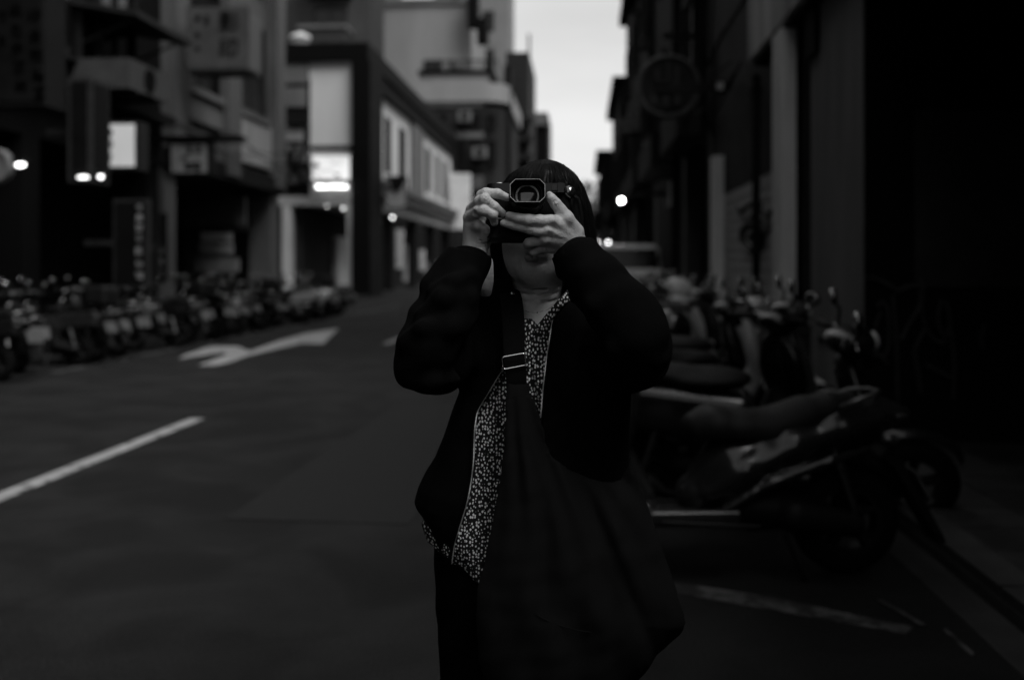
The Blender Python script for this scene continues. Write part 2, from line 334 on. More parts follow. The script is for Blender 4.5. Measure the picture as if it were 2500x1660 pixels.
def build_person():
    root = thing('person', PLOC, 'woman in black zip jacket and dotted blouse holding a camera to her face', 'person', rz=TH)
    # ------------------------------------------------ body: one mesh (head, neck, trunk, legs, forearms, hands)
    H = Field(P(1205, 375, 1.83) - [0, .03, 0], P(1440, 860, 2.1) + [0, .05, 0], .0025)
    hc = P(1314, 515, 1.955)
    H.ell(hc, (.071, .088, .087), .0)                                    # cranium
    H.ell(P(1312, 590, 1.915), (.066, .062, .072), .03)                  # middle face
    H.ell(P(1311, 640, 1.905), (.056, .052, .046), .03)                  # jaw
    H.ell(P(1303, 662, 1.872), (.026, .020, .018), .018)                 # chin
    H.cap(P(1262, 640, 1.93), P(1305, 668, 1.89), .022, .018, .02); H.cap(P(1362, 640, 1.93), P(1316, 668, 1.89), .022, .018, .02)
    H.ell(P(1262, 588, 1.90), (.022, .024, .030), .02); H.ell(P(1362, 588, 1.90), (.022, .024, .030), .02)   # cheeks
    H.cap(P(1312, 520, 1.868), P(1311, 575, 1.850), .009, .011, .010)    # nose bridge
    H.ell(P(1311, 580, 1.846), (.011, .011, .009), .006); H.ell(P(1299, 583, 1.853), (.008, .010, .007), .005); H.ell(P(1323, 583, 1.853), (.008, .010, .007), .005)
    H.ell(P(1280, 530, 1.862), (.018, .012, .012), .008, 's'); H.ell(P(1344, 530, 1.862), (.018, .012, .012), .008, 's')   # eye sockets
    H.ell(P(1311, 612, 1.858), (.026, .012, .016), .01)                  # mouth area
    H.cap(P(1289, 617, 1.861), P(1311, 612, 1.8515), .0035, .0055, .004); H.cap(P(1333, 617, 1.861), P(1311, 612, 1.8515), .0035, .0055, .004)
    H.cap(P(1293, 625, 1.860), P(1311, 627, 1.852), .004, .0062, .004); H.cap(P(1329, 625, 1.860), P(1311, 627, 1.852), .004, .0062, .004)
    H.cap(P(1286, 620, 1.853), P(1311, 619.5, 1.8435), .0016, .0018, .003, 's'); H.cap(P(1336, 620, 1.853), P(1311, 619.5, 1.8435), .0016, .0018, .003, 's')
    H.ell(P(1311, 641, 1.848), (.014, .005, .004), .008, 's')
    for sx in (1236, 1392): H.ell(P(sx, 560, 1.965), (.010, .018, .030), .006)    # ears
    H.cap(P(1312, 640, 1.975), P(1316, 800, 1.985), .054, .062, .03)     # neck
    H.cap(P(1290, 700, 1.93), P(1296, 830, 1.915), .018, .02, .03); H.cap(P(1345, 690, 1.93), P(1305, 830, 1.915), .016, .016, .03)
    for py_, px_ in ((706, 1317), (723, 1313), (742, 1308)):             # creases round the throat
        H.cap(P(px_ - 46, py_ - 7, 1.916), P(px_, py_, 1.895), .0018, .0022, .006, 's'); H.cap(P(px_, py_, 1.895), P(px_ + 48, py_ - 9, 1.918), .0022, .0018, .006, 's')
    H.ell(P(1300, 860, 1.97), (.10, .075, .10), .03)
    # trunk, legs, upper arms
    B = Field((-.42, -.34, -.02), (.44, .26, 1.34), .011)
    torso(B, .042, 0)
    B.chain([PR(1430, 800, 1.99, .040), PR(1540, 850, 1.77, .026), PR(1470, 712, 1.765, .028), PR(1412, 610, 1.808, .023)], .006)
    B.chain([PR(1150, 810, 1.99, .040), PR(1048, 862, 1.78, .026), PR(1096, 740, 1.780, .028), PR(1148, 640, 1.80, .023)], .006)
    B.ell((.02, .03, .93), (.14, .085, .12), .03)
    for sx in (-.085, .105):
        B.chain([(sx, .02, .88, .085), (sx * 1.05, .01, .48, .055), (sx * 1.1, .03, .09, .036)], .02); B.cap((sx * 1.1, .05, .05), (sx * 1.15, -.12, .035), .036, .030, .02)
    # hands
    def palm(F, mc, wr, rw, r0, off=0.0):
        for m in mc: F.cap(m[:3], wr, m[3] * .93, rw, .006)
    LH = Field((P(1205, 0, 1.75)[0], 1.72 - FY, P(0, 668, 1.8)[2]), (P(1450, 0, 1.8)[0], 1.86 - FY, P(0, 462, 1.76)[2]), .0013)
    wr = P(1403, 592, 1.806)
    mi, mm, mr_, ml = PR(1345, 541, 1.757, .0118), PR(1336, 564, 1.757, .0115), PR(1330, 585, 1.765, .0105), PR(1324, 604, 1.779, .0095)
    for a, b_, r0, r1 in ((mi, P(1396, 572, 1.795), .0112, .015), (mm, P(1400, 585, 1.796), .0105, .016), (mr_, P(1398, 597, 1.80), .0100, .016), (ml, P(1392, 606, 1.806), .0095, .015)): LH.cap(a[:3], b_, r0, r1, .0075)
    LH.chain([PR(1400, 588, 1.802, .0215), PR(1440, 650, 1.795, .026)], .008)
    LH.chain([mi, PR(1318, 539, 1.7475, .0102), PR(1291, 537, 1.7445, .0102), PR(1264, 533, 1.7485, .0086), PR(1243, 527, 1.755, .0074)], .0035)
    LH.chain([mm, PR(1312, 564, 1.7515, .0092), PR(1292, 559, 1.751, .0090), PR(1256, 551, 1.756, .0078), PR(1230, 545, 1.761, .0068)], .003)
    LH.chain([mr_, PR(1291, 593, 1.768, .0085), PR(1287, 597, 1.795, .0078), PR(1300, 590, 1.812, .0070)], .003)
    LH.chain([ml, PR(1303, 615, 1.784, .0076), PR(1299, 613, 1.803, .0068), PR(1310, 602, 1.816, .0062)], .003)
    LH.chain([PR(1404, 566, 1.795, .0165), PR(1381, 531, 1.776, .0118), PR(1368, 512, 1.771, .0100), PR(1357, 498, 1.768, .0095), PR(1346, 484, 1.766, .0078), PR(1341, 475, 1.767, .0055)], .005)
    LH.cap(P(1381, 534, 1.776), P(1350, 545, 1.768), .010, .010, .012)        # web of skin thumb to index
    for a, b_ in ((mi, (1390, 570)), (mm, (1394, 580)), (mr_, (1390, 592))): # tendons on the back of the hand
        q = P(b_[0], b_[1], 1.786); LH.cap(np.array(a[:3]) + [0, -.0055, 0], q, .0068, .0045, .005)
    for q, rr in (((1337, 562, 1.7505), .0085), ((1330, 583, 1.757), .0082), ((1344, 539, 1.7495), .0085)): LH.ell(P(*q), (rr, .006, rr), .005)   # knuckles
    for q in ((1357, 500, 1.758), (1291, 537, 1.7335), (1294, 559, 1.7425)):
        for dx in (-4, 0, 4): LH.cap(P(q[0] + dx, q[1] - 10, q[2] + .001), P(q[0] + dx, q[1] + 10, q[2] + .001), .0007, .0007, .0015, 's')
    for (a, b_) in (((1352, 553), (1392, 578)), ((1344, 575), (1385, 592)), ((1338, 595), (1378, 604))): # hollows between the knuckles
        LH.cap(P(*a, 1.742), P(*b_, 1.765), .005, .004, .007, 's')
    RH = Field((P(1115, 0, 1.75)[0], 1.72 - FY, P(0, 668, 1.8)[2]), (P(1262, 0, 1.8)[0], 1.88 - FY, P(0, 450, 1.76)[2]), .0013)
    ri, rm, rr_, rl = PR(1166, 494, 1.79, .0108), PR(1153, 512, 1.786, .0112), PR(1146, 532, 1.786, .0112), PR(1149, 553, 1.79, .0105)
    for a, b_, r0, r1 in ((ri, P(1176, 585, 1.812), .0108, .015), (rm, P(1162, 590, 1.806), .011, .016), (rr_, P(1154, 592, 1.80), .0108, .016), (rl, P(1152, 594, 1.797), .0105, .016)): RH.cap(a[:3], b_, r0, r1, .008)
    RH.chain([PR(1164, 600, 1.802, .0212), PR(1150, 655, 1.795, .026)], .008)
    RH.chain([ri, PR(1176, 478, 1.772, .0098), PR(1186, 472, 1.765, .0094), PR(1215, 473, 1.763, .0084), PR(1239, 483, 1.772, .0068)], .0035)
    RH.chain([rm, PR(1170, 493, 1.760, .0098), PR(1183, 487, 1.751, .0098), PR(1207, 505, 1.7535, .0084), PR(1227, 521, 1.763, .0068)], .0035)
    RH.chain([rr_, PR(1167, 517, 1.757, .0100), PR(1181, 514, 1.749, .0098), PR(1203, 525, 1.752, .0086), PR(1207, 544, 1.764, .0070)], .0035)
    RH.chain([rl, PR(1168, 551, 1.770, .0090), PR(1184, 562, 1.776, .0082), PR(1180, 576, 1.790, .0076)], .004)
    RH.chain([PR(1178, 592, 1.818, .0155), PR(1190, 575, 1.828, .0120), PR(1198, 545, 1.842, .0095), PR(1203, 520, 1.846, .0075)], .006)
    RH.ell(P(1179, 570, 1.786), (.014, .012, .018), .008)                   # ball of the little finger side
    for k, (a, b_) in enumerate((((1172, 588), (1192, 578)), ((1166, 597), (1195, 592)), ((1163, 604), (1192, 603)))): RH.cap(P(*a, 1.779), P(*b_, 1.786), .0010, .0012, .003, 's')
    for (a, b_) in (((1157, 521), (1174, 531)), ((1160, 541), (1176, 548))): RH.cap(P(*a, 1.750), P(*b_, 1.757), .004, .003, .006, 's')
    for q in ((1183, 487, 1.7405), (1181, 514, 1.738), (1200, 499, 1.744)):
        for d_ in (-4, 0, 4): RH.cap(P(q[0] + d_ - 6, q[1] + d_ + 8, q[2] + .001), P(q[0] + d_ + 7, q[1] + d_ - 8, q[2] + .001), .0007, .0007, .0015, 's')
    me = npmesh('person_body', [relax(H.nets(), 1), relax(B.nets(), 2), relax(LH.nets(), 1), relax(RH.nets(), 1)], SKIN)
    link('body', me, root)
    # lips, one small mesh of their own
    lf = Field(P(1278, 634, 1.84), P(1344, 604, 1.875), .0011)
    lf.chain([PR(1288, 617.5, 1.8600, .0022), PR(1299, 612, 1.8535, .0042), PR(1307, 609.5, 1.8500, .0046), PR(1311, 611, 1.8492, .0042), PR(1315, 609.5, 1.8500, .0046), PR(1323, 612, 1.8535, .0042), PR(1334, 617.5, 1.8600, .0022)], .003)
    lf.chain([PR(1290, 620, 1.8595, .0022), PR(1301, 626, 1.8520, .0055), PR(1311, 627.5, 1.8490, .0060), PR(1321, 626, 1.8520, .0055), PR(1332, 620, 1.8595, .0022)], .003)
    lf.chain([PR(1288, 619, 1.8560, .0009), PR(1311, 618.5, 1.8440, .0013)], 0); 
    link('lips', npmesh('lips', relax(lf.nets(), 1), mat('lip_skin', .34, .4, .1, 300, spec=.4)), root).location = (-.0085, -.0008, -.0045)
    # nails
    nm = mat('fingernail', .5, .25, .05, 50, spec=.6)
    for q, sz, ax in ((P(1243, 527, 1.7482), (.0052, .0016, .0046), 0.05), (P(1230.5, 545, 1.7548), (.0050, .0016, .0042), .1), (P(1341, 477, 1.7615), (.0036, .0016, .0062), -.3), (P(1206, 543, 1.757), (.004, .0014, .005), -.1)):
        b = MB().ball((0, 0, 0), 1, 14, *sz); c, s_ = math.cos(ax), math.sin(ax)
        b.v = [(q[0] + v[0] * c - v[2] * s_, q[1] + v[1], q[2] + v[0] * s_ + v[2] * c) for v in b.v]; lpart('fingernail', b, nm, root, True)
    ew = mat('eye_white', .6, .2, .03); ei = mat('dark_iris', .02, .1, .1)
    for ex in (1280, 1344):
        c0 = P(ex, 532, 1.873); b = MB().ball(c0, .0115, 16); o = lpart('eye', b, ew, root, True)
        lpart('iris', MB().ball(c0 + [0, -.0085, 0], .0050, 12, 1, .9, 1), ei, o, True)
    # ------------------------------------------------ trousers and shoes
    T = Field((-.30, -.22, .04), (.36, .26, 1.04), .011)
    T.loft([.97, .90, .80, .70], [.018, .02, .018, .015], [.03, .03, .025, .02], [.150, .172, .180, .17], [.085, .095, .105, .11], .02, p=2.4)
    for sx in (-.085, .105): T.chain([(sx, .02, .84, .105), (sx * 1.1, .01, .48, .082), (sx * 1.15, .02, .10, .07)], .02)
    X, Y, Z = T.all(); T.f += .010 * waves(X, Y, Z, 3, 6, .05, .16).astype(np.float32) * .6
    link('trousers', npmesh('trousers', relax(T.nets(), 2), PANTS), root)
    shm = mat('black_shoe', .015, .4, .2, 20)
    for sx in (-.098, .121):
        S2 = Field((sx - .07, -.22, -.005), (sx + .07, .13, .13), .006); S2.cap((sx, .05, .05), (sx * 1.03, -.14, .038), .043, .036, .02); S2.box((sx, -.04, .012), (.045, .13, .012), .01, .01)
        S2.f = np.maximum(S2.f, -S2.all()[2] + 0 * S2.f); link('shoe', npmesh('shoe', relax(S2.nets(), 1), shm), root)
    # ------------------------------------------------ blouse
    Bl = Field((-.30, -.22, .70), (.24, .22, 1.34), .005); torso(Bl, .017, 0)
    lo_ = TS[:, 0] > 1270; Bl.loft(np.append(tz[lo_], zpy(1460)), np.append(((tL + tR) / 2)[lo_], .035), np.append(((tF + tB) / 2)[lo_], .025), np.append(((tR - tL) / 2)[lo_] - .000, .200), np.append(((tB - tF) / 2)[lo_] - .012, .125), .004, p=2.3)
    X, Y, Z = Bl.all()
    # hem slopes down to the middle, V of bare skin at the neck
    xh = np.array([-.30, xpx(1046, 1.84), xpx(1063, 1.84), xpx(1092, 1.84), xpx(1165, 1.84), .4]); zh = np.array([zpy(1352, 1.84), zpy(1352, 1.84), zpy(1370, 1.84), zpy(1394, 1.84), zpy(1440, 1.84), zpy(1450, 1.84)])
    Bl.f = np.maximum(Bl.f, np.interp(X, xh, zh).astype(np.float32) - Z)
    n0 = P(1262, 690, 1.86); n1 = P(1288, 826, 1.86); n2 = P(1384, 706, 1.86)
    def side(a, b): return ((X - a[0]) * (b[2] - a[2]) - (Z - a[2]) * (b[0] - a[0])) / math.hypot(b[0] - a[0], b[2] - a[2])
    vcut = np.maximum(np.maximum(side(n1, n0), -side(n1, n2)), Y + .09); Bl.f = np.maximum(Bl.f, -(vcut + 0 * Bl.f))
    ball = Field(Bl.lo, Bl.lo + (Bl.n - 1) * Bl.h, .005); ball.f[:] = 1; ball.cap(P(1314, 640, 1.975), P(1314, 760, 1.96), .075, .080, 0); Bl.f = np.maximum(Bl.f, -ball.f[:Bl.f.shape[0], :Bl.f.shape[1], :Bl.f.shape[2]])
    Bl.f += (.0045 * waves(X * 1.6, Y, Z * .45, 9, 7, .03, .11)).astype(np.float32)
    link('blouse', npmesh('blouse', relax(Bl.nets(), 1), DOTS), root)
    # collar leaf and button placket
    def sheet(name, rows, m, thick=.0022):
        mb = MB(); n = len(rows[0]); vs_ = [q for r in rows for q in r]; fs = [(i * n + j, i * n + j + 1, (i + 1) * n + j + 1, (i + 1) * n + j) for i in range(len(rows) - 1) for j in range(n - 1)]
        mb.add(vs_, fs); o = lpart(name, mb, m, root, True); md = o.modifiers.new('s', 'SOLIDIFY'); md.thickness = thick; md.offset = 0; md2 = o.modifiers.new('b', 'SUBSURF'); md2.levels = md2.render_levels = 2; return o
    sheet('blouse_collar', [[P(1392, 700, 1.92), P(1398, 716, 1.91), P(1398, 730, 1.90)], [P(1375, 716, 1.878), P(1378, 740, 1.868), P(1370, 752, 1.872)], [P(1348, 748, 1.858), P(1352, 772, 1.850), P(1346, 782, 1.856)],
                            [P(1318, 785, 1.848), P(1330, 800, 1.843), P(1334, 796, 1.846)], [P(1296, 812, 1.843), P(1301, 806, 1.841), P(1306, 803, 1.842)]], DOTS)
    sheet('blouse_collar', [[P(1252, 700, 1.90), P(1244, 715, 1.89), P(1238, 730, 1.89)], [P(1268, 752, 1.868), P(1264, 765, 1.862), P(1256, 772, 1.866)], [P(1279, 782, 1.855), P(1276, 800, 1.848), P(1268, 806, 1.850)], [P(1288, 822, 1.843), P(1286, 830, 1.841), P(1280, 832, 1.842)]], DOTS)
    sheet('button_placket', [[P(1281, y, 1.8385 - .00002 * (y - 826)), P(1288, y, 1.8365 - .00002 * (y - 826)), P(1296, y, 1.8385 - .00002 * (y - 826))] for y in (826, 850, 880, 910, 950, 1000)], DOTS, .0015)
    nk = MB().tube([P(1283, 759, 1.872), P(1292, 762.5, 1.866), P(1304, 763.5, 1.863), P(1318, 762, 1.862), P(1334, 757, 1.866), P(1350, 748, 1.876)], .0005, 6)
    o = lpart('necklace', nk, mat('silver', .6, .25, .05, metal=1), root, True); lpart('pendant', MB().ball(P(1312, 763, 1.861), .0017, 10), mat('silver', .6, .25), o, True)
    # ------------------------------------------------ jacket
    J = Field((-.38, -.34, .74), (.42, .22, 1.42), .004); torso(J, 0, 0)
    J.cap(P(1170, 762, 1.985), P(1120, 815, 1.975), .062, .066, .03); J.cap(P(1430, 752, 1.985), P(1488, 800, 1.975), .062, .070, .03)
    J.cap(P(1200, 735, 1.93), P(1262, 705, 1.93), .035, .030, .03); J.cap(P(1420, 735, 1.93), P(1390, 700, 1.93), .030, .026, .03)
    X, Y, Z = J.all()
    cut = np.maximum(np.maximum(np.interp(Z, zlz, zlx).astype(np.float32) - X, X - np.interp(Z, zrz, zrx).astype(np.float32)), Y - (1.94 - FY)); J.f = np.maximum(J.f, -(cut + 0 * J.f))
    nc = Field(J.lo, J.lo + (J.n - 1) * J.h, J.h); nc.cap(P(1314, 600, 1.965), P(1314, 770, 1.965), .075, .078, 0); nc.loft(tz, (tL + tR) / 2, (tF + tB) / 2, (tR - tL) / 2 - .016, (tB - tF) / 2 - .016, .0, p=2.3)
    J.f = np.maximum(J.f, -nc.f[:J.f.shape[0], :J.f.shape[1], :J.f.shape[2]])     # hollow inside
    del nc
    xh = np.array([-.40, xpx(1003), xpx(1040), xpx(1060), xpx(1078), xpx(1096), xpx(1200), .45]); zh = np.array([zpy(1256), zpy(1256), zpy(1292), zpy(1316), zpy(1356), zpy(1390), zpy(1391), zpy(1391)]); J.f = np.maximum(J.f, np.interp(X, xh, zh).astype(np.float32) - Z)
    A = Field(J.lo, J.lo + (J.n - 1) * J.h, J.h)
    A.chain(SLR, .018); A.chain(SLL, .018)
    A.f = A.f[:J.f.shape[0], :J.f.shape[1], :J.f.shape[2]]
    for c0, c1, r in ((P(1399, 611, 1.80), P(1350, 530, 1.822), .034), (P(1149, 622, 1.80), P(1165, 540, 1.808), .0305)):     # open cuffs
        d = (c1 - c0) / np.linalg.norm(c1 - c0); t = (X - c0[0]) * d[0] + (Y - c0[1]) * d[1] + (Z - c0[2]) * d[2]
        q = np.sqrt(np.maximum((X - c0[0]) ** 2 + (Y - c0[1]) ** 2 + (Z - c0[2]) ** 2 - t * t, 0)); A.f = np.maximum(A.f, np.where(q < .1, np.minimum(t - .004, .1), -1).astype(np.float32))
        A.f = np.maximum(A.f, -np.maximum(q - r, -(t + .012)).astype(np.float32))
    hh = np.maximum(.03 - np.abs(J.f - A.f), 0) / .03; J.f = np.minimum(J.f, A.f) - hh * hh * .0075
    arm = np.clip((np.abs(X - .02) - .13) / .06, 0, 1) * np.clip((Z - 1.08) / .08, 0, 1)
    w = waves(X, Y, Z * .8, 21, 12, .03, .15); J.f += ((.0030 + .0078 * arm) * w).astype(np.float32)
    for pts in FOLDS: J.chain([(*P(x, y, d_), r_ * 1.25) for x, y, d_, r_ in pts], .018)
    link('jacket', npmesh('jacket', relax(J.nets(), 1), JACKET), root)
    # cuffs of rib knit
    cm = mat('black_rib_knit', .0040, .9, .3, 60, .3, 600, spec=.05)
    for a, b_, r0, r1 in ((P(1393, 606, 1.805), P(1408, 632, 1.795), .0345, .0375), (P(1150, 620, 1.801), P(1144, 646, 1.793), .0315, .0345)):
        d = b_ - a; L_ = np.linalg.norm(d); lpart('cuff', MB().lathe(a, d, [(0, r0 - .004), (-.002, r0 - .001), (.001, r0 + .001), (L_ * .5, r0 + .0025), (L_, r1 + .002), (L_, r1 - .003)], 60), cm, root, True)
    # pale collar lining at her right shoulder
    lin = mat('pale_lining', .72, .9, .18, 60, .6, 300, spec=.1)
    rows = [[P(1192, 628, 1.900), P(1198, 628, 1.892), P(1204, 632, 1.90)], [P(1184, 660, 1.890), P(1195, 662, 1.874), P(1206, 664, 1.885)], [P(1170, 690, 1.880), P(1186, 694, 1.862), P(1206, 692, 1.875)], [P(1164, 708, 1.876), P(1180, 712, 1.858), P(1202, 708, 1.872)], [P(1168, 722, 1.880), P(1184, 726, 1.868), P(1200, 724, 1.880)]]
    sheet('collar_lining', rows, lin, .003)
    # zip teeth along both front edges
    zm = mat('zip_metal', .75, .3, .1, metal=.6, spec=.8)
    def front(x, z):   # distance of the jacket's front at a place on it
        a, b_, cx, cy = [np.interp(z, tz[::-1], v[::-1]) for v in ((tR - tL) / 2, (tB - tF) / 2, (tL + tR) / 2, (tF + tB) / 2)]
        return cy - b_ * (1 - min(.98, abs((x - cx) / a)) ** 2.3) ** (1 / 2.3)
    for zz, xx, p0, p1 in ((zlz, zlx, 900, 1388), (zrz, zrx, 772, 1017)):
        tb, tp = MB(), MB(); n = int((p1 - p0) * .00077 / .00235); last = None; sg = 1 if zz is zlz else -1; line = []
        for i in range(n + 1):
            z = zpy(p0 + (p1 - p0) * i / n, 1.85); x = np.interp(z, zz, xx); y = front(x, z) - .0035 + .002 * math.sin(i * .23); line.append(np.array([x, y, z]))
        for i in range(n):
            d = line[i + 1] - line[i]; d /= np.linalg.norm(d); s_ = np.cross(d, [0, 1, 0]); c0 = line[i]; hw, hh = .0021, .00062
            q = [c0 + s_ * a * hw + d * b_ * hh + np.array([0, -.0009, 0]) for a, b_ in ((-1, -1), (1, -1), (1, 1), (-1, 1))]; tb.prism(q, (0, .0022, 0))
        tp.tube([l + [-.002 * sg, .0016, 0] for l in line[::3] + [line[-1]]], .0032, 8)
        o = lpart('zip_tape', tp, JACKET, root, True); t_ = lpart('zip_teeth', tb, zm, o, kind='stuff')
    # ------------------------------------------------ hair
    HS = np.array([(388, 1318, 1348, 1.93, 1.99), (393, 1296, 1366, 1.91, 2.01), (405, 1272, 1390, 1.888, 2.04), (422, 1246, 1408, 1.872, 2.06), (450, 1222, 1427, 1.862, 2.075), (500, 1204, 1446, 1.858, 2.085), (560, 1198, 1458, 1.862, 2.09), (620, 1200, 1466, 1.868, 2.09), (680, 1203, 1468, 1.875, 2.085), (720, 1206, 1466, 1.882, 2.075), (745, 1216, 1452, 1.895, 2.06), (756, 1230, 1440, 1.91, 2.04)], float)
    hz, hl, hr, hf, hb = zpy(HS[:, 0]), xpx(HS[:, 1]), xpx(HS[:, 2]), HS[:, 3] - FY, HS[:, 4] - FY
    Hr = Field((-.09, -.13, 1.24), (.20, .16, 1.57), .0028)
    Hr.loft(hz, (hl + hr) / 2, (hf + hb) / 2, (hr - hl) / 2, (hb - hf) / 2, 0, p=2.25)
    # the face and neck opening
    fz = [zpy(y) for y in (512, 560, 640, 690, 800)]
    Hr.loft(fz, [xpx(x) for x in (1312, 1311, 1313, 1316, 1318)], [1.86 - FY] * 5, [.066, .0685, .064, .050, .052], [.085, .085, .085, .12, .14], .006, 's', p=2.6)
    Hr.f = np.maximum(Hr.f, -(np.maximum(np.abs(Hr.all()[0] - xpx(1318)) - .055, np.maximum(Hr.all()[1] - .055, Hr.all()[2] - zpy(640))) + 0 * Hr.f))
    X, Y, Z = Hr.all(); an = np.arctan2(Y - .02, X - .052 + .0 * Z); Hr.f += (.0014 * np.sin(an * 46 + 2 * np.sin(Z * 40)) * np.clip((1.56 - Z) / .06, 0, 1) + .0018 * np.sin(an * 17 + 3 * np.sin(Z * 22))).astype(np.float32)
    hair = link('hair', npmesh('hair', relax(Hr.nets(), 1), HAIRM), root)
    st = MB(); r = random.Random(5)
    for i in range(1500):
        an = r.uniform(-math.pi, math.pi); front_ = math.sin(an) < -.35; pyE = r.uniform(480, 512) if front_ else r.uniform(640, 758)
        if front_ and abs(math.cos(an)) > .72: pyE = r.uniform(600, 745)
        py0 = r.uniform(387, 400); n = 9; pts = []; j = r.uniform(-.12, .12); fly = 1 + abs(r.gauss(0, .010)) + (.03 if r.random() < .03 else 0)
        for k in range(n):
            t = k / (n - 1); py_ = py0 + (pyE - py0) * t ** 1.15; z = zpy(py_); a_, b_, cx, cy = [np.interp(z, hz[::-1], v[::-1]) for v in ((hr - hl) / 2, (hb - hf) / 2, (hl + hr) / 2, (hf + hb) / 2)]
            q = an + j * t; c, s_ = math.cos(q), math.sin(q); rr = 1 / (abs(c) ** 2.25 + abs(s_) ** 2.25) ** (1 / 2.25); f2 = fly + (.02 * math.sin(7 * t + i) * t)
            pts.append((cx + a_ * c * rr * f2, cy + b_ * s_ * rr * f2, z + .002 * (1 - t)))
        st.tube(pts, [.00042] * (n - 1) + [.00015], 3, False)
    lpart('hair_strands', st, HAIRM, hair, True, kind='stuff')
    return root
person = build_person()

# ================================================================ her camera
def build_camera():
    root = thing('camera', cam2w(.0271, 1.797, 1.418), 'black camera with bright-edged square lens hood held in both hands', 'camera')
    root.rotation_euler = (math.radians(-13), 0, TH)
    bl = mat('camera_leatherette', .005, .55, .2, 200, .5, 900); bk = mat('camera_black_paint', .006, .38, .1, 30, spec=.25); ch = mat('worn_metal_edge', .75, .3, .1, 80, metal=.5, spec=.8)
    x0, x1 = -.073, .079
    def rbox(x0, x1, y, z0, z1, r=.015, n=5):
        pl = []
        for cx, sx, a0 in ((x1 - r, 1, -90), (x1 - r, 1, 0), (x0 + r, -1, 90), (x0 + r, -1, 180)):
            for i in range(n + 1):
                a = math.radians(a0 + 90 * i / n); rr = min(r, y); cy = (-y + rr) if a0 in (-90, 180) else (y - rr)
                pl.append((cx + r * math.cos(a), cy + rr * math.sin(a), z0))
        return MB().prism(pl, (0, 0, z1 - z0))
    lpart('half_case', rbox(x0 - .002, x1 + .002, .021, -.022, .012), mat('black_leather', .009, .45, .2, 60, .4, 500), root)
    lpart('body', rbox(x0, x1, .0175, .0125, .062), bl, root)
    lpart('top_plate', rbox(x0, x1, .0178, .0625, .080), bk, root)
    lpart('base_trim', rbox(x0 + .001, x1 - .001, .0214, .0122, .0136), ch, root)
    lpart('viewfinder_window', MB().box(.045, .062, -.0195, -.0175, .066, .076), mat('dark_glass', .006, .12, .1, spec=.35), root)
    lpart('shutter_button', MB().lathe((-.05, 0, .080), (0, 0, 1), [(0, .008), (.004, .008), (.005, .006), (.005, .0)], 20), ch, root, True)
    lpart('speed_dial', MB().lathe((-.025, 0, .080), (0, 0, 1), [(0, .010), (.006, .010), (.006, 0)], 24), bk, root)
    lz = .0470
    br = MB().lathe((0, 0, lz), (0, -1, 0), [(.017, .031), (.020, .031), (.022, .029), (.034, .030), (.036, .0315), (.046, .0315), (.048, .029), (.058, .028), (.058, .0235), (.050, .0235)], 48)
    lpart('lens_barrel', br, bk, root, True)
    rg = MB()
    for k in range(36):
        a = math.tau * k / 36; c, s_ = math.cos(a), math.sin(a); rg.prism([(c * .0313 - s_ * .0014, -.036, lz + s_ * .0313 + c * .0014), (c * .0313 + s_ * .0014, -.036, lz + s_ * .0313 - c * .0014), (c * .0327 + s_ * .0009, -.036, lz + s_ * .0327 - c * .0009), (c * .0327 - s_ * .0009, -.036, lz + s_ * .0327 + c * .0009)], (0, -.010, 0))
    lpart('focus_ring', rg, bk, root)
    # octagonal hood, tapering back to the barrel
    def octa(w, h, c, y): return [(sx * (w - (c if k else 0)), y, lz + sz * (h - (0 if k else c))) for sx, sz, ks in ((1, 1, (0, 1)), (-1, 1, (1, 0)), (-1, -1, (0, 1)), (1, -1, (1, 0))) for k in ks]
    secs = [octa(.0262, .0225, .010, -.047), octa(.0285, .0205, .0095, -.060), octa(.0302, .0205, .0092, -.079), octa(.0292, .0195, .0088, -.079), octa(.0250, .0185, .0090, -.052), octa(.0232, .0185, .0090, -.050)]
    hb_ = MB(); hb_.add([p for s_ in secs for p in s_], [(i * 8 + k, i * 8 + (k + 1) % 8, (i + 1) * 8 + (k + 1) % 8, (i + 1) * 8 + k) for i in range(5) for k in range(8)])
    hood = lpart('lens_hood', hb_, mat('hood_black', .008, .6, .1), root)
    o1, o2 = octa(.0305, .0208, .0093, -.0795), octa(.0299, .0202, .0091, -.0795); o3 = [(p[0], -.0785, p[2]) for p in o1]; o4 = [(p[0], -.0785, p[2]) for p in o2]
    rim = MB().add(o1 + o2 + o3 + o4, [(k, (k + 1) % 8, 8 + (k + 1) % 8, 8 + k) for k in range(8)] + [(k, 16 + k, 16 + (k + 1) % 8, (k + 1) % 8) for k in range(8)] + [(8 + k, 8 + (k + 1) % 8, 24 + (k + 1) % 8, 24 + k) for k in range(8)])
    lpart('hood_rim', rim, mat('bright_hood_edge', .55, .4, .05), hood)
    for nm_, r0, r1, y, m_ in (('filter_ring', .0235, .0212, .0505, bk), ('inner_ring', .0209, .0196, .0475, ch), ('lens_retaining_ring', .0190, .0180, .0462, ch)):
        lpart(nm_, MB().lathe((0, 0, lz), (0, -1, 0), [(y - .004, r0), (y, r0), (y, r1), (y - .004, r1 - .0005)], 56), m_, root, True)
    gl = mat('coated_lens_glass', .030, .06, .1, spec=.75); prof = [(.0465 - .0000 + .006 * math.sqrt(max(0, 1 - (r / .024) ** 2)) - .0036, r) for r in np.linspace(.0178, 0, 12)]
    lpart('front_lens', MB().lathe((0, 0, lz), (0, -1, 0), prof, 48), gl, root, True)
    tx = text_mesh('LEICA', .0032); 
    if tx: o = link('lens_lettering', tx, root); o.location = (0, -.0512, lz + .0195); o.rotation_euler = (math.pi / 2, 0, 0); tx.materials.append(mat('grey_print', .25, .6, .1))
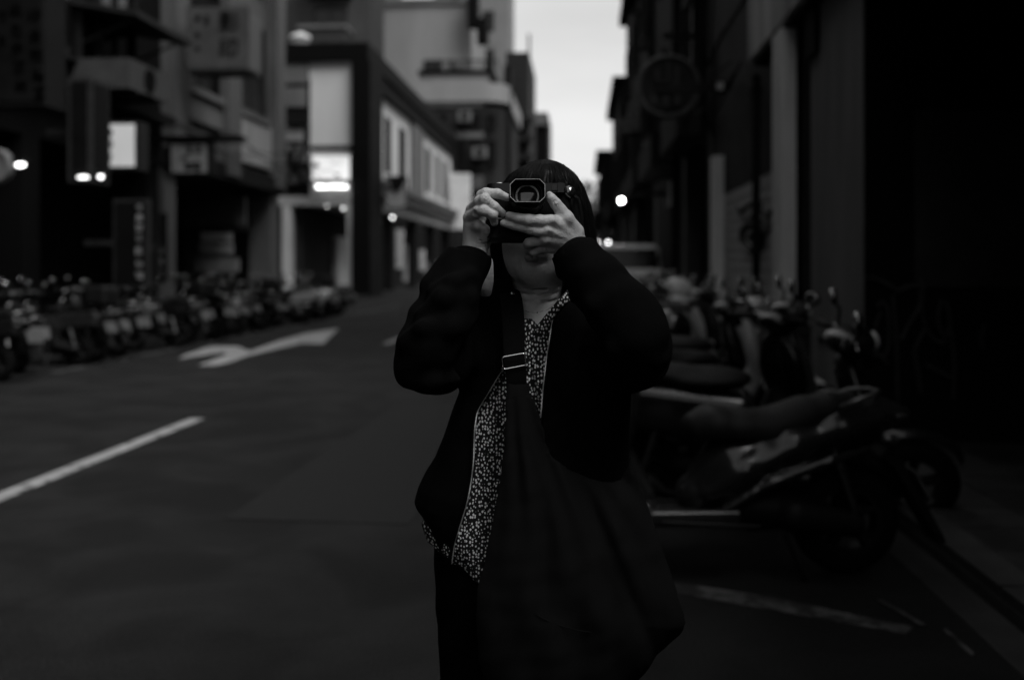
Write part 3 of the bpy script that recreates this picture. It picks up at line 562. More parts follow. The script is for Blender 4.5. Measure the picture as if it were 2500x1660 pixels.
    lug = lpart('strap_lug', MB().lathe((.076, -.012, .064), (.25, -1, 0), [(-.006, .0), (-.004, .010), (.002, .0125), (.007, .0105), (.010, .006), (.0108, 0)], 28), mat('glossy_black_metal', .012, .10, .1, spec=1, coat=1), root, True)
    lpart('camera_strap', MB().tube([(.080, -.014, .060), (.092, -.012, .052), (.098, .0, .030), (.101, .01, .0), (.102, .03, -.03)], .0035, 8), mat('black_leather', .009, .45), root, True)
    lpart('thumb_rest', MB().box(.055, .066, -.026, -.018, .060, .078), bk, root)
    return root
def text_mesh(body, size, ext=0.0):
    try:
        cu = bpy.data.curves.new('t', 'FONT'); cu.body = body; cu.size = size; cu.align_x = 'CENTER'; cu.align_y = 'CENTER'; cu.extrude = ext
        o = bpy.data.objects.new('t', cu); C.objects.link(o); dg = bpy.context.evaluated_depsgraph_get(); me = bpy.data.meshes.new_from_object(o.evaluated_get(dg)); bpy.data.objects.remove(o); me.name = 'lettering'; me.materials.clear()
        return me if len(me.vertices) else None
    except Exception as ex: print('text failed', ex); return None
hcam = build_camera()

# ================================================================ sling bag with strap and buckle
def build_bag():
    root = thing('sling_bag', PLOC, 'slouchy dark canvas sling bag hanging from a wide strap with metal ring', 'bag', rz=TH)
    d0 = 1.79
    poly = [(1236, 930), (1288, 930), (1304, 965), (1322, 1022), (1334, 1065), (1350, 1110), (1400, 1150), (1440, 1167), (1480, 1174), (1515, 1168), (1532, 1140), (1536, 1100), (1544, 1112), (1566, 1180), (1592, 1255), (1616, 1325), (1642, 1402), (1662, 1470), (1674, 1515), (1668, 1540), (1640, 1574), (1602, 1612), (1560, 1660), (1520, 1720), (1400, 1770), (1260, 1750), (1185, 1690), (1166, 1600), (1160, 1500), (1163, 1440), (1180, 1370), (1200, 1270), (1215, 1190), (1224, 1120), (1227, 1060), (1231, 990)]
    pp = np.array([P(x, y, d0)[[0, 2]] for x, y in poly])
    F = Field((pp[:, 0].min() - .03, -.30, pp[:, 1].min() - .03), (pp[:, 0].max() + .03, -.06, pp[:, 1].max() + .03), .0042); X, Y, Z = F.all()
    X2, Z2 = X[:, 0, :] + 0 * Z[:, 0, :], Z[:, 0, :] + 0 * X[:, 0, :]; d = np.full(X2.shape, 9.0); s = np.ones(X2.shape)
    for i in range(len(pp)):
        a, b = pp[i], pp[i - 1]; e_ = b - a; w0, w1 = X2 - a[0], Z2 - a[1]; t = np.clip((w0 * e_[0] + w1 * e_[1]) / (e_ @ e_), 0, 1); d = np.minimum(d, (w0 - e_[0] * t) ** 2 + (w1 - e_[1] * t) ** 2)
        c1, c2, c3 = Z2 >= a[1], Z2 < b[1], e_[0] * w1 > e_[1] * w0; s = np.where((c1 & c2 & c3) | (~c1 & ~c2 & ~c3), -s, s)
    d2 = (s * np.sqrt(d)).astype(np.float32)
    low = np.clip((zpy(930, d0) - Z2) / .42, 0, 1); th = (.010 + .052 * low) * (1 - np.exp(np.minimum(d2, 0) / .035)); th = th.astype(np.float32)
    cy = (np.interp(Z2, [zpy(1760), zpy(1300), zpy(1100), zpy(930)], [1.80 - FY, 1.785 - FY, 1.795 - FY, 1.812 - FY])).astype(np.float32)
    an = np.arctan2(X2 - pp[0][0] - .02, pp[0][1] + .06 - Z2)       # folds fan out from the strap
    fold = (.0048 * np.sin(an * 26 + 1.5 * np.sin(Z2 * 17)) + .0035 * np.sin(an * 47 + 2.5 * np.sin(Z2 * 11 + 1))) * np.clip(low * 3, .2, 1)
    scoop = .018 * np.clip(1 - np.abs(X2 - P(1330, 0, d0)[0] - (zpy(930) - Z2) * .42) / .02, 0, 1) * np.clip((low - .2) * 3, 0, 1)  # crease of the handle
    yy = Y - cy[:, None, :] - .0 * Y; q = np.abs(yy + (fold - scoop * .5)[:, None, :].astype(np.float32)) - th[:, None, :]
    F.f = np.maximum(np.maximum(q, d2[:, None, :] + 0 * q) , -.5).astype(np.float32); F.f += (.0012 * waves(X, Y, Z, 4, 6, .02, .06)).astype(np.float32)
    lpb = link('bag_body', npmesh('bag_body', relax(F.nets(), 2), BAGM), root)
    def ribbon(name, pts, w, m, thick=.003):
        rows = [[P(x - w[i] / 2, y + tl, d_), P(x, y, d_ - .002), P(x + w[i] / 2, y - tl, d_)] for i, (x, y, d_, tl) in enumerate(pts)]
        mb = MB().add([q_ for r_ in rows for q_ in r_], [(i * 3 + j, i * 3 + j + 1, i * 3 + j + 4, i * 3 + j + 3) for i in range(len(rows) - 1) for j in range(2)])
        o = lpart(name, mb, m, root, True); md = o.modifiers.new('s', 'SOLIDIFY'); md.thickness = thick; md.offset = 0; md = o.modifiers.new('u', 'SUBSURF'); md.levels = md.render_levels = 2; return o
    ribbon('strap', [(1240, 700, 1.985, 0), (1240, 704, 1.93, 0), (1247, 722, 1.878, 2), (1252, 760, 1.848, 4), (1254, 820, 1.828, 5), (1255, 872, 1.818, 5), (1256, 884, 1.814, 5), (1259, 900, 1.810, 4), (1261, 930, 1.810, 2), (1262, 950, 1.815, 0)], [50, 52, 56, 57, 56, 54, 54, 54, 52, 50], mat('strap_webbing', .0045, .8, .15, 40, .4, 1500, spec=.07))
    seam = MB().tube([P(x, y, d_) for x, y, d_ in ((1238, 972, 1.786), (1262, 968, 1.777), (1290, 960, 1.781))], .0008, 5); lpart('seam', seam, mat('dark_thread', .006, .8), root)
    seam = MB().tube([P(x, y, d_) for x, y, d_ in ((1262, 1462, 1.737), (1300, 1495, 1.731), (1350, 1522, 1.728), (1410, 1538, 1.728), (1470, 1548, 1.730))], .0009, 5); lpart('seam', seam, mat('dark_thread', .006, .8), root)
    c = [(1225, 872), (1281, 862), (1285, 891), (1229, 902)]; ring = []
    for i in range(4):
        a, b, n_ = np.array(c[i - 1], float), np.array(c[i], float), np.array(c[(i + 1) % 4], float)
        for t in np.linspace(0, 1, 6): # rounded corner
            p0 = b + (a - b) / np.linalg.norm(a - b) * 6; p1 = b + (n_ - b) / np.linalg.norm(n_ - b) * 6; q_ = (1 - t) ** 2 * p0 + 2 * t * (1 - t) * b + t * t * p1; ring.append(P(q_[0], q_[1], 1.804))
    ring.append(ring[0]); ring.append(ring[1]); lpart('buckle_ring', MB().tube(ring, .00145, 10, False), mat('polished_metal', .85, .22, .03, metal=1), root, True)
    return root
bag = build_bag()
# ================================================================ ground, road, pavements, markings
def road_mat():
    m = mat('asphalt', .0175, .8, .25, .55, .8, 260, spec=.09); t = m.node_tree; b = t.nodes['Principled BSDF']; L = t.links.new
    co = [x for x in t.nodes if x.type == 'TEX_COORD'][0]
    n = t.nodes.new('ShaderNodeTexNoise'); n.inputs['Scale'].default_value = 110; n.inputs['Detail'].default_value = 4; L(co.outputs['Object'], n.inputs[0])
    src = b.inputs['Base Color'].links[0].from_socket; mu_ = t.nodes.new('ShaderNodeMath'); mu_.operation = 'MULTIPLY'
    r = t.nodes.new('ShaderNodeMapRange'); r.inputs[1].default_value = .35; r.inputs[2].default_value = .7; r.inputs[3].default_value = .5; r.inputs[4].default_value = 1.7; L(n.outputs[0], r.inputs[0])
    L(src, mu_.inputs[0]); L(r.outputs[0], mu_.inputs[1])
    n3 = t.nodes.new('ShaderNodeTexNoise'); n3.inputs['Scale'].default_value = 1.6; n3.inputs['Detail'].default_value = 6; n3.inputs['Distortion'].default_value = .8; L(co.outputs['Object'], n3.inputs[0])
    r3 = t.nodes.new('ShaderNodeMapRange'); r3.inputs[1].default_value = .4; r3.inputs[2].default_value = .62; r3.inputs[3].default_value = .72; r3.inputs[4].default_value = 1.12; L(n3.outputs[0], r3.inputs[0])
    m2 = t.nodes.new('ShaderNodeMath'); m2.operation = 'MULTIPLY'; L(mu_.outputs[0], m2.inputs[0]); L(r3.outputs[0], m2.inputs[1]); L(m2.outputs[0], b.inputs['Base Color'])
    return m
ASPH = road_mat(); PAINT = OLDP = None
def paint_mat(name, v, thr, sc):
    m = mat(name, v, .75, .25, 7, .4, 200, spec=.15); t = m.node_tree; b = t.nodes['Principled BSDF']; L = t.links.new
    co = [x for x in t.nodes if x.type == 'TEX_COORD'][0]; n = t.nodes.new('ShaderNodeTexNoise'); n.inputs['Scale'].default_value = sc; n.inputs['Detail'].default_value = 12; n.inputs['Roughness'].default_value = .75; L(co.outputs['Object'], n.inputs[0])
    r = t.nodes.new('ShaderNodeMapRange'); r.inputs[1].default_value = thr - .03; r.inputs[2].default_value = thr + .05; L(n.outputs[0], r.inputs[0])
    src = b.inputs['Base Color'].links[0].from_socket; mxx = t.nodes.new('ShaderNodeMix'); mxx.inputs[2].default_value = .022; L(r.outputs[0], mxx.inputs[0]); L(src, mxx.inputs[3]); L(mxx.outputs[0], b.inputs['Base Color']); return m
CONC = mat('pavement_concrete', .02, .8, .3, 3, .5, 120); KERB = mat('kerb_stone', .045, .8, .3, 5, .4, 90)
PAINT = paint_mat('road_paint', .27, .40, 3.5); OLDP = paint_mat('worn_road_paint', .085, .50, 6)
solo('ground', MB().box(-900, 900, -300, 1500, -.6, -.012), mat('dark_ground', .06, .9, .3, .1), kind='structure')
solo('road', MB().box(-9.0, 1.62, -40, 230, -.3, 0), ASPH, kind='structure')
def strip(name, poly, m, z=.004, label=None):
    mb = MB(); mb.prism([(p[0], p[1], z - .003) for p in poly], (0, 0, .003)); return solo(name, mb, m, kind='structure')
lane = MB()
for y0, y1 in ((2.6, 8.6), (17.1, 22.8), (31, 37), (45, 51), (60, 66)): lane.prism([(-3.46, y0, .001), (-3.33, y0, .001), (-3.33, y1, .001), (-3.46, y1, .001)], (0, 0, .003))
solo('lane_marking', lane, PAINT, kind='structure')
strip('edge_line', [(-6.75, 12.2), (-6.62, 12.2), (-6.16, 34), (-6.28, 34)], OLDP)
arrow = [ong(*p) for p in ((827, 802), (789, 840), (737, 838), (607, 868), (560, 885), (524, 893), (483, 893), (555, 866), (545, 860), (434, 877), (455, 866), (514, 846), (579, 846), (610, 858), (686, 831), (744, 815))]
am = bpy.data.meshes.new('a'); am.from_pydata([(p[0], p[1], .0045) for p in arrow], [], [tuple(range(len(arrow)))]); bm = bmesh.new(); bm.from_mesh(am); bmesh.ops.triangulate(bm, faces=bm.faces[:]); bm.normal_update()
for f_ in bm.faces:
    if f_.normal.z < 0: f_.normal_flip()
bm.to_mesh(am); bm.free(); am.materials.append(PAINT); ao = link('arrow_marking', am); tag(ao, kind='structure')
strip('parking_line', [ong(1560, 1432), ong(1900, 1492), ong(2210, 1548), ong(2230, 1532), ong(1900, 1462), ong(1560, 1408)], OLDP)
strip('parking_line', [ong(2140, 1470), ong(2255, 1535), ong(2262, 1528), ong(2150, 1465)], OLDP, .0085)
strip('parking_line', [ong(2302, 1538), ong(2372, 1602), ong(2380, 1596), ong(2310, 1534)], OLDP)
for poly in ([(-5.6, 3.4), (-4.3, 3.5), (-4.2, 6.9), (-5.5, 6.8)], [(-1.9, 5.2), (-.9, 5.15), (-.85, 9.6), (-1.8, 9.7)], [(-2.6, 13), (-1.2, 13.2), (-1.3, 16), (-2.5, 15.9)]): strip('road_patch', poly, mat('asphalt_patch', .0155, .85, .3, 30, .5, 200, spec=.12), .0045)
# drain channel and kerb on the right, pavement slabs
solo('gutter', MB().box(1.45, 1.62, -40, 9.0, -.2, .003), mat('gutter_concrete', .035, .8, .4, 2, .5, 60), kind='structure')
pv = solo('pavement', MB().box(1.80, 9, -40, 60, -.4, .085), CONC, kind='structure'); kb = solo('kerb', MB().box(1.62, 1.80, -40, 60, -.4, .06), KERB, kind='structure')
ks = MB().box(-.088, .088, -.49, .49, 0, .05).mesh('kerb_stone', m=KERB)
for i in range(30): o = link('kerb_stone', ks, kb); o.location = (1.711, 1.5 + i, .058 + .002 * math.sin(i * 3))
sls = [MB().box(-.196, .196, -.196, .196, 0, .03).mesh('paving_slab', m=mat('paving_slab_%d' % k, .026 + .009 * k, .75, .35, 9, .4, 100)) for k in range(3)]
for i in range(9):
    for j in range(14): o = link('paving_slab', sls[rng.randint(3)], pv); o.location = (2.0 + i * .4, 1.9 + j * .4 + (.2 if i % 2 else 0) * 0, .076 + .002 * rng.rand())
solo('side_pavement', MB().box(-13.5, -9.0, -40, 200, -.3, .12), CONC, kind='structure')

# ================================================================ buildings
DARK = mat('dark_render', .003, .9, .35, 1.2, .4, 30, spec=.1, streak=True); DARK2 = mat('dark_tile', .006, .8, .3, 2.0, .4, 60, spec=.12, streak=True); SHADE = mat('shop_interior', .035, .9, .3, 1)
GREY = mat('grey_tile', .075, .65, .3, 1.6, .5, 55, streak=True); GREY2 = mat('mid_grey_render', .11, .8, .3, .7, .4, 20, streak=True); PALE = mat('pale_render', .58, .8, .12, .5, .3, 20, streak=True)
PALE2 = mat('weathered_pale_render', .22, .85, .2, .35, .3, 12, streak=True); FR = mat('window_frame_grey', .016, .5, .2, 8); GLS = mat('window_glass', .006, .15, .2, 3, spec=.3); SLAT = mat('louver_metal', .005, .5, .3, 10)
COP = mat('dark_coping', .003, .8, .3, 2, spec=.08); WHT = mat('white_panel', .62, .6, .12, 2)
def win(b, axis, p, a0, a1, z0, z1, frame=True, glass=GLS, fm=FR, mull=1, sgn=1, depth=.12, name='window'):
    """window on the wall plane x=p (axis 'x', street along y) or y=p (axis 'y'); frame stands proud, pane recessed behind it"""
    t = .05; mb = MB()
    def bx(m_, u0, u1, w0, w1, q0, q1):
        if axis == 'x': m_.box(p + sgn * q0, p + sgn * q1, u0, u1, w0, w1)
        else: m_.box(u0, u1, p + sgn * q0, p + sgn * q1, w0, w1)
    bx(mb, a0 - t, a1 + t, z0 - t, z0, .003, depth); bx(mb, a0 - t, a1 + t, z1, z1 + t, .003, depth); bx(mb, a0 - t, a0, z0, z1, .003, depth); bx(mb, a1, a1 + t, z0, z1, .003, depth)
    for k in range(1, mull + 1): c = a0 + (a1 - a0) * k / (mull + 1); bx(mb, c - .025, c + .025, z0, z1, .004, depth * .7)
    w = part(name, mb, fm, b); g = MB(); bx(g, a0, a1, z0, z1, .002, .02); part('pane', g, glass, w); return w
def building(name, x0, x1, y0, y1, z1, m, label, z0=-.02, group=None):
    b = thing(name, ((x0 + x1) / 2, (y0 + y1) / 2, 0), label, 'building', group); part('wall', MB().box(x0, x1, y0, y1, z0, z1), m, b); return b
LX = -9.5
def arcade(b, x0, xin, y0, y1, zc, m, cols, cw=.55, z0=.12):
    """ground floor set back behind columns"""
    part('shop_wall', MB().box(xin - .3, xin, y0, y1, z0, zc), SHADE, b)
    for yc in cols: part('column', MB().box(x0 - cw, x0, yc - cw / 2, yc + cw / 2, z0, zc), m, b)
building('building', -30, 24, -90, -75, 12, GREY2, 'unseen block added behind the photographer to cut low sky light'); SHADE_PANE = mat('painted_open_shade', .006, 1, .2, 2, spec=0.0)  # out-of-view block, added to hold back low sky light from behind
# --- left 1: dark block from behind the camera to 22 m
b1 = thing('building', (-16, 0, 0), 'dark shop building at the far left, hung with signs and an air conditioner', 'building')
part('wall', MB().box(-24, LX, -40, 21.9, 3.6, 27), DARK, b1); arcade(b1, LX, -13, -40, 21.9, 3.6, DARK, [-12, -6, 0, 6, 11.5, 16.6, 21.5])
for y0 in (14.5, 16.6, 18.9): 
    for z0 in (5.2, 8.8, 12.4): win(b1, 'x', LX, y0, y0 + 1.5, z0, z0 + 1.9)
part('ledge', MB().box(LX, LX + .35, -40, 21.9, 4.5, 4.7), DARK2, b1)
# --- left 2: grey tiled block 22-31 m
b2 = thing('building', (-16, 26.5, 0), 'grey tiled building with tall louvred windows left of the alley', 'building')
part('wall', MB().box(-24, LX, 22, 31, 3.75, 22), GREY, b2); arcade(b2, LX, -12.6, 22, 31, 3.75, GREY, [22.4, 30.3], .7)
def seg(px0, px1): return onx(px0, 300, LX)[0], onx(px1, 300, LX)[0]
for (pa, pb) in ((402, 436), (534, 566), (655, 676)): y0, y1 = seg(pa, pb); part('pilaster', MB().box(LX, LX + .28, y0, y1, 3.75, 21.9), GREY, b2)
for zz in (0, 1, 2, 3):
    for (pa, pb) in ((444, 528), (577, 640)):
        y0, y1 = seg(pa, pb); z0, z1 = 5.75 + zz * 4.0, 8.3 + zz * 4.0; w = win(b2, 'x', LX, y0, y1, z0, z1, mull=1, depth=.09)
        if zz < 2:
            sl = MB()
            for k in range(24): zk = z0 + (z1 - z0) * (k + .5) / 24; sl.box(LX + .03, LX + .075, y0, y1, zk - .02, zk + .025)
            part('louver', sl, SLAT, w, kind='stuff')
        part('sill', MB().box(LX, LX + .22, y0 - .1, y1 + .1, z0 - .22, z0 - .06), GREY2, b2)
y0, y1 = seg(576, 652); part('spandrel_panel', MB().box(LX, LX + .16, y0, y1, 4.25, 5.5), mat('spandrel_pale', .24, .8, .25, 2, streak=True), b2, label='pale panel under the right-hand window')
y0, y1 = seg(448, 532); part('spandrel_panel', MB().box(LX, LX + .12, y0, y1, 4.9, 5.5), GREY2, b2)
part('beam', MB().box(LX, LX + .2, 22, 31, 3.62, 4.05), DARK2, b2)
part('cross_wall', MB().box(-24, -10.3, 30.9, 30.99, .12, 3.74), mat('dim_plaster', .10, .8, .3, 2), b2); yy_ = 28.2
def crossbox(pa, pb, pt, pbm): return MB().box(ony(pa, 500, yy_)[0], ony(pb, 500, yy_)[0], yy_ - .06, yy_ + .09, ony(500, pbm, yy_)[1], ony(500, pt, yy_)[1])
part('transom_bar', crossbox(440, 612, 557, 563), FR, b2); part('shop_glazing', crossbox(446, 600, 480, 552), mat('dim_glazing', .05, .4, .3, 3), b2)
part('poster', crossbox(492, 566, 568, 590), mat('poster_paper', .35, .8, .3, 3), b2); part('poster', crossbox(488, 568, 594, 620), mat('poster_paper_dim', .22, .8, .3, 3), b2); part('counter', crossbox(474, 582, 630, 664), mat('counter_grey', .15, .7, .3, 3), b2); part('partition', MB().box(-10.9, -10.31, 30.6, 30.88, .12, 3.7), mat('dull_partition', .03, .8, .2, 3), b2)
# --- left 3: pale wall building beyond the alley, its side faces the camera
y3 = 42.0
xa, _ = ony(757, 300, y3); b3 = thing('building', (-14, 55, 0), 'two-storey corner building with blank pale side wall and dark coping', 'building')
zt = 10.1; part('wall', MB().box(ony(676, 300, y3)[0], LX, y3, 72, 4.0, zt), PALE, b3); part('rear_wing', MB().box(-24, ony(676, 300, y3)[0] - .01, y3 + .5, 72, 3.2, zt), COP, b3)
part('street_wall', MB().box(LX + .003, LX + .03, y3 + 2.4, 71.9, 5.25, 9.35), mat('white_street_render', .46, .9, .1, .8, .2, 20, streak=True, spec=.05), b3)
part('coping', MB().box(-18.2, LX + .45, y3 - .25, 72.2, zt, zt + .75), COP, b3); part('corner_pier', MB().box(LX - .25, LX + .55, y3 - .3, y3 + 2.4, .1, zt), COP, b3)
part('fascia', MB().box(LX + .003, LX + .3, y3 + 2.4, 72, 9.35, zt), COP, b3)
part('cornice', MB().box(LX + .004, LX + .6, y3 + 2.4, 72, 4.55, 5.25), mat('cornice_grey', .11, .8, .3, 2), b3); part('cornice_moulding', MB().box(LX + .6, LX + .8, y3 + 2.4, 72, 4.95, 5.25), GREY, b3)
for pa, pb, mm_ in ((936, 952, GLS), (971, 988, GLS), (1036, 1050, GREY), (1060, 1071, GREY), (1078, 1090, GREY)):
    y0, y1 = seg(pa, pb); win(b3, 'x', LX + .03, y0, y1, 5.9, 8.6, mull=0, glass=SHADE_PANE if mm_ is GLS else mat('dull_shutter', .05, .9, .2, 4, spec=0.0), fm=mat('white_street_render', .46), depth=.03)  # black matte panes: the shade of deep openings is put into the colour
for pa, pb in ((999, 1018), (1020, 1026)): y0, y1 = seg(pa, pb); part('downpipe_panel', MB().box(LX + .032, LX + .22, y0, y1, 5.3, 9.3), mat('grey_panel', .09, .7, .3, 3), b3)
part('side_beam', MB().box(ony(672, 300, y3)[0], LX - .26, y3 - .12, y3 + .2, 3.95, 4.35), mat('beam_pale', .30, .8, .2, 2), b3)
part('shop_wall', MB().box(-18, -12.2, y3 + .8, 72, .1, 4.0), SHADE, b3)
for px_ in ((690, 712), (848, 872)): part('column', MB().box(ony(px_[0], 600, y3)[0], ony(px_[1], 600, y3)[0], y3 - .1, y3 + .4, .1, 3.95), mat('column_pale', .42, .8, .25, 2, .3, 30, streak=True), b3)
for yc in (50, 57, 64, 71): part('column', MB().box(LX - .5, LX, yc - .3, yc + .3, .1, 4.0), DARK2, b3)
for yc, m_ in ((48, WHT), (53, FR), (60, GREY2), (67, WHT)): part('shop_front', MB().box(-12.15, -11.9, yc, yc + 2.2, .3, 2.8), m_, b3)
# barred stair window bay beside the pale wall
gx0, gx1 = ony(676, 300, y3)[0], ony(757, 300, y3)[0]; bay = part('bay', MB().box(gx0, gx1, y3 - .05, y3 + 1.5, 4.36, 9.4), DARK2, b3)
def gz(py): return ony(700, py, y3)[1]
for (pa, pb, ta, tb_, m_) in ((690, 755, 120, 205, GREY2), (700, 750, 215, 262, GREY2), (700, 742, 305, 345, PALE2), (688, 752, 355, 398, GREY2), (688, 752, 404, 452, GREY2)):
    part('bay_panel', MB().box(ony(pa, 300, y3)[0], ony(pb, 300, y3)[0], y3 - .12, y3 - .053, gz(tb_), gz(ta)), m_, b3)
br = MB()
for (a, b_) in (((690, 355), (715, 398)), ((722, 355), (706, 398)), ((745, 355), (725, 398)), ((718, 404), (698, 450)), ((720, 404), (742, 450)), ((700, 305), (745, 305)), ((686, 401), (754, 401)), ((686, 452), (754, 452))): 
    p, q = ony(*a, y3 - .2), ony(*b_, y3 - .2); br.tube([(p[0], y3 - .2, p[1]), (q[0], y3 - .2, q[1])], .09, 5)
part('window_bars', br, COP, b3, kind='stuff')
# --- behind: blocks higher up
b4 = building('building', ony(640, 50, 74)[0], ony(905, 50, 74)[0], 74, 79, 40, mat('grey_render_b', .05, .8, .3, .6, .3, 14, streak=True), 'grey block with balconies rising behind the pale side wall')
b4.location = b4.location
def ypl(px, py, y): return ony(px, py, y)
for zc in (17.2, 21.5, 26):
    x0, x1 = ony(752, 50, 74)[0], ony(862, 50, 74)[0]; part('balcony', MB().box(x0, x1, 71.6, 73.998, zc, zc + 1.5), mat('balcony_dark', .035, .8, .3, 2), b4); part('balcony_rim', MB().box(x0 - .1, x1 + .1, 71.45, 73.9, zc + 1.5, zc + 1.75), GREY2, b4)
    win(b4, 'y', 74, x0 + .5, x1 - .5, zc + 1.9, zc + 3.5, sgn=-1)
tk = thing('water_tank', (ony(733, 100, 44)[0], 44, 10.85), 'small white-topped water tank on the roof beside the pale wall', 'tank')
part('tank_body', MB().lathe((tk.location.x, 44, 10.85), (0, 0, 1), [(0, .01), (0, .42), (.7, .42), (.7, .01)], 16), GREY2, tk, True); part('tank_lid', MB().lathe((tk.location.x, 44, 11.56), (0, 0, 1), [(0, .45), (.12, .45), (.28, .1), (.28, .01)], 16), WHT, tk, True)
b5x0, b5x1 = ony(905, 50, 80)[0], ony(1150, 50, 80)[0]; zb5 = ony(1000, 14, 80)[1]
b5 = building('building', b5x0, b5x1, 80, 92, zb5, PALE2, 'big blank pale block filling the gap above the corner building'); part('parapet', MB().box(b5x0 - .2, b5x1 + .2, 79.8, 92.2, zb5, zb5 + .5), GREY2, b5)
part('roof_room', MB().box(b5x0 - .4, b5x0 + 1.3, 79.7, 84, zb5 + .5, zb5 + 3.5), GREY2, b5)
win(b5, 'y', 80, ony(1036, 150, 80)[0], ony(1076, 150, 80)[0], ony(1000, 172, 80)[1], ony(1000, 150, 80)[1], sgn=-1, mull=1)
x0, x1 = ony(1140, 50, 80)[0], ony(1160, 50, 80)[0]
for pa, pt, pb in ((1142, 0, 70), (1165, 60, 110)): part('stair_block', MB().box(ony(pa, 50, 79)[0], ony(pa + 26, 50, 79)[0], 78.6, 79.79, ony(1000, pb, 79)[1], ony(1000, pt - 10, 79)[1]), COP, b5)
b6t = building('tower', ony(1148, 50, 104)[0], ony(1243, 50, 104)[0], 104, 112, 42, mat('tower_render', .17, .8, .2, .3), 'tall plain tower cutting into the left edge of the sky')
for z in range(10, 40, 4): win(b6t, 'y', 104, ony(1180, 50, 104)[0], ony(1205, 50, 104)[0], z, z + 2, sgn=-1)
# --- corner building with a curved pale band
y6 = 76.0
b6 = thing('building', (-9, y6, 0), 'corner building with curved pale roof band and rows of dark windows', 'building')
x6a, x6b = ony(1060, 300, y6)[0], ony(1232, 300, y6)[0]; zw = lambda py: ony(1100, py, y6)[1]
DG = mat('aged_dark_facade', .020, .8, .4, .8, .4, 14, streak=True)
rad = 1.6; arc = [(x6b - rad + rad * math.sin(a), y6 + rad - rad * math.cos(a)) for a in np.linspace(0, math.pi / 2, 7)]
fp = [(x6a - 6, y6)] + arc + [(x6b, 92), (x6a - 6, 92)]
part('wall', MB().prism([(x, y, 0) for x, y in fp], (0, 0, zw(262))), DG, b6)
fo = [(x6a - 6.2, y6 - .3)] + [(x + .3 * math.sin(a), y - .3 * math.cos(a)) for (x, y), a in zip(arc, np.linspace(0, math.pi / 2, 7))] + [(x6b + .3, 92), (x6a - 6.2, 92)]
part('curved_band', MB().prism([(x, y, zw(250)) for x, y in fo], (0, 0, zw(205) - zw(250))), PALE2, b6); part('roof_room', MB().box(x6a - 1, x6b - 1.3, y6 + .4, 90, zw(204.8), zw(180)), PALE2, b6)
part('roof_edge', MB().box(x6a - 1.3, x6b - .9, y6 + .2, 90.5, zw(180), zw(170)), COP, b6)
for pt, pb in ((282, 318), (345, 410), (470, 520)):
    for pa in (1068, 1116, 1150, 1190): win(b6, 'y', y6, ony(pa, 50, y6)[0], ony(pa + 20, 50, y6)[0], zw(pb), zw(pt), sgn=-1, mull=0)
part('service_pier', MB().box(ony(1226, 0, y6)[0], ony(1242, 0, y6)[0], y6 + 1.8, 80, 0, zw(150)), COP, b6)
for pt, pb, m_ in ((250, 262, GREY2), (325, 338, GREY2), (418, 424, COP), (430, 462, GREY)): part('string_course', MB().box(x6a - 6, x6b - rad, y6 - .12, y6 - .003, zw(pb), zw(pt)), m_, b6)
b7 = building('building', ony(1235, 0, 95)[0], ony(1292, 0, 95)[0], 95, 108, ony(1270, 128, 95)[1], mat('dark_far_render', .02, .8, .3, .5, .3, 12, streak=True), 'narrow dark building with domed penthouse against the sky')
xm = ony(1225, 0, 94)[0]; part('dome', MB().ball((ony(1262, 0, 96)[0], 97, ony(1262, 202, 96)[1]), 1.15, 14, 1, 1, .75), COP, b7, True); part('mast', MB().box(ony(1288, 0, 95)[0], ony(1294, 0, 95)[0], 95.2, 95.6, 10, ony(1290, 82, 95)[1]), GREY2, b7)
for py in (300, 345, 390): part('balcony', MB().box(ony(1240, 0, 94)[0], ony(1300, 0, 94)[0], 93.6, 94.99, ony(1270, py, 94)[1], ony(1270, py - 12, 94)[1]), DG, b7)
b8 = building('building', ony(1292, 0, 116)[0], ony(1338, 0, 116)[0], 116, 128, ony(1320, 276, 116)[1], COP, 'low dark block just left of the sky, with rounded pale top')
part('roof_band', MB().box(ony(1290, 0, 115.6)[0], ony(1336, 0, 115.6)[0], 115.6, 115.99, ony(1320, 306, 116)[1], ony(1320, 276, 116)[1]), GREY2, b8); win(b8, 'y', 116, ony(1296, 0, 116)[0], ony(1308, 0, 116)[0], ony(1320, 380, 116)[1], ony(1320, 350, 116)[1], sgn=-1, glass=GREY2)

# ================================================================ right-hand side
RX = 1.94
r1 = thing('building', (6, -10, 0), 'near dark arcade building on the right with spray-painted shutter wall', 'building')
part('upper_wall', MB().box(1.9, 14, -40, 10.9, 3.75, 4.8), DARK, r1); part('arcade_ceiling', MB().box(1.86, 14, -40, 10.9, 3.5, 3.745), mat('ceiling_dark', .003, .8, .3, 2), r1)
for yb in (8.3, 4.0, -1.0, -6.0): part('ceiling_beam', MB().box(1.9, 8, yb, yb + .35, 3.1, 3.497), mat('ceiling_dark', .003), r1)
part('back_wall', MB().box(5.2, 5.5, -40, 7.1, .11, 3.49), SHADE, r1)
part('end_wall', MB().box(1.955, 14, 7.25, 9.05, .086, 3.49), mat('shutter_wall_dark', .007, .7, .35, 2, .3, 40), r1)
part('pillar', MB().box(RX, 1.952, 7.05, 8.6, .0, 3.49), mat('pillar_concrete', .15, .8, .3, 3, .5, 60, streak=True), r1, label='pale weathered arcade pillar')
part('gap_shade_filler', MB().box(1.945, 2.8, 9.62, 9.82, .0, 3.49), DARK, r1); part('pillar', MB().box(RX - .155, 1.925, 9.1, 9.5, .0, 3.49), mat('pillar_plaster', .65, .8, .25, 3, .5, 60, streak=True), r1)  # dark filler box added for the shade inside the gap between the pillars
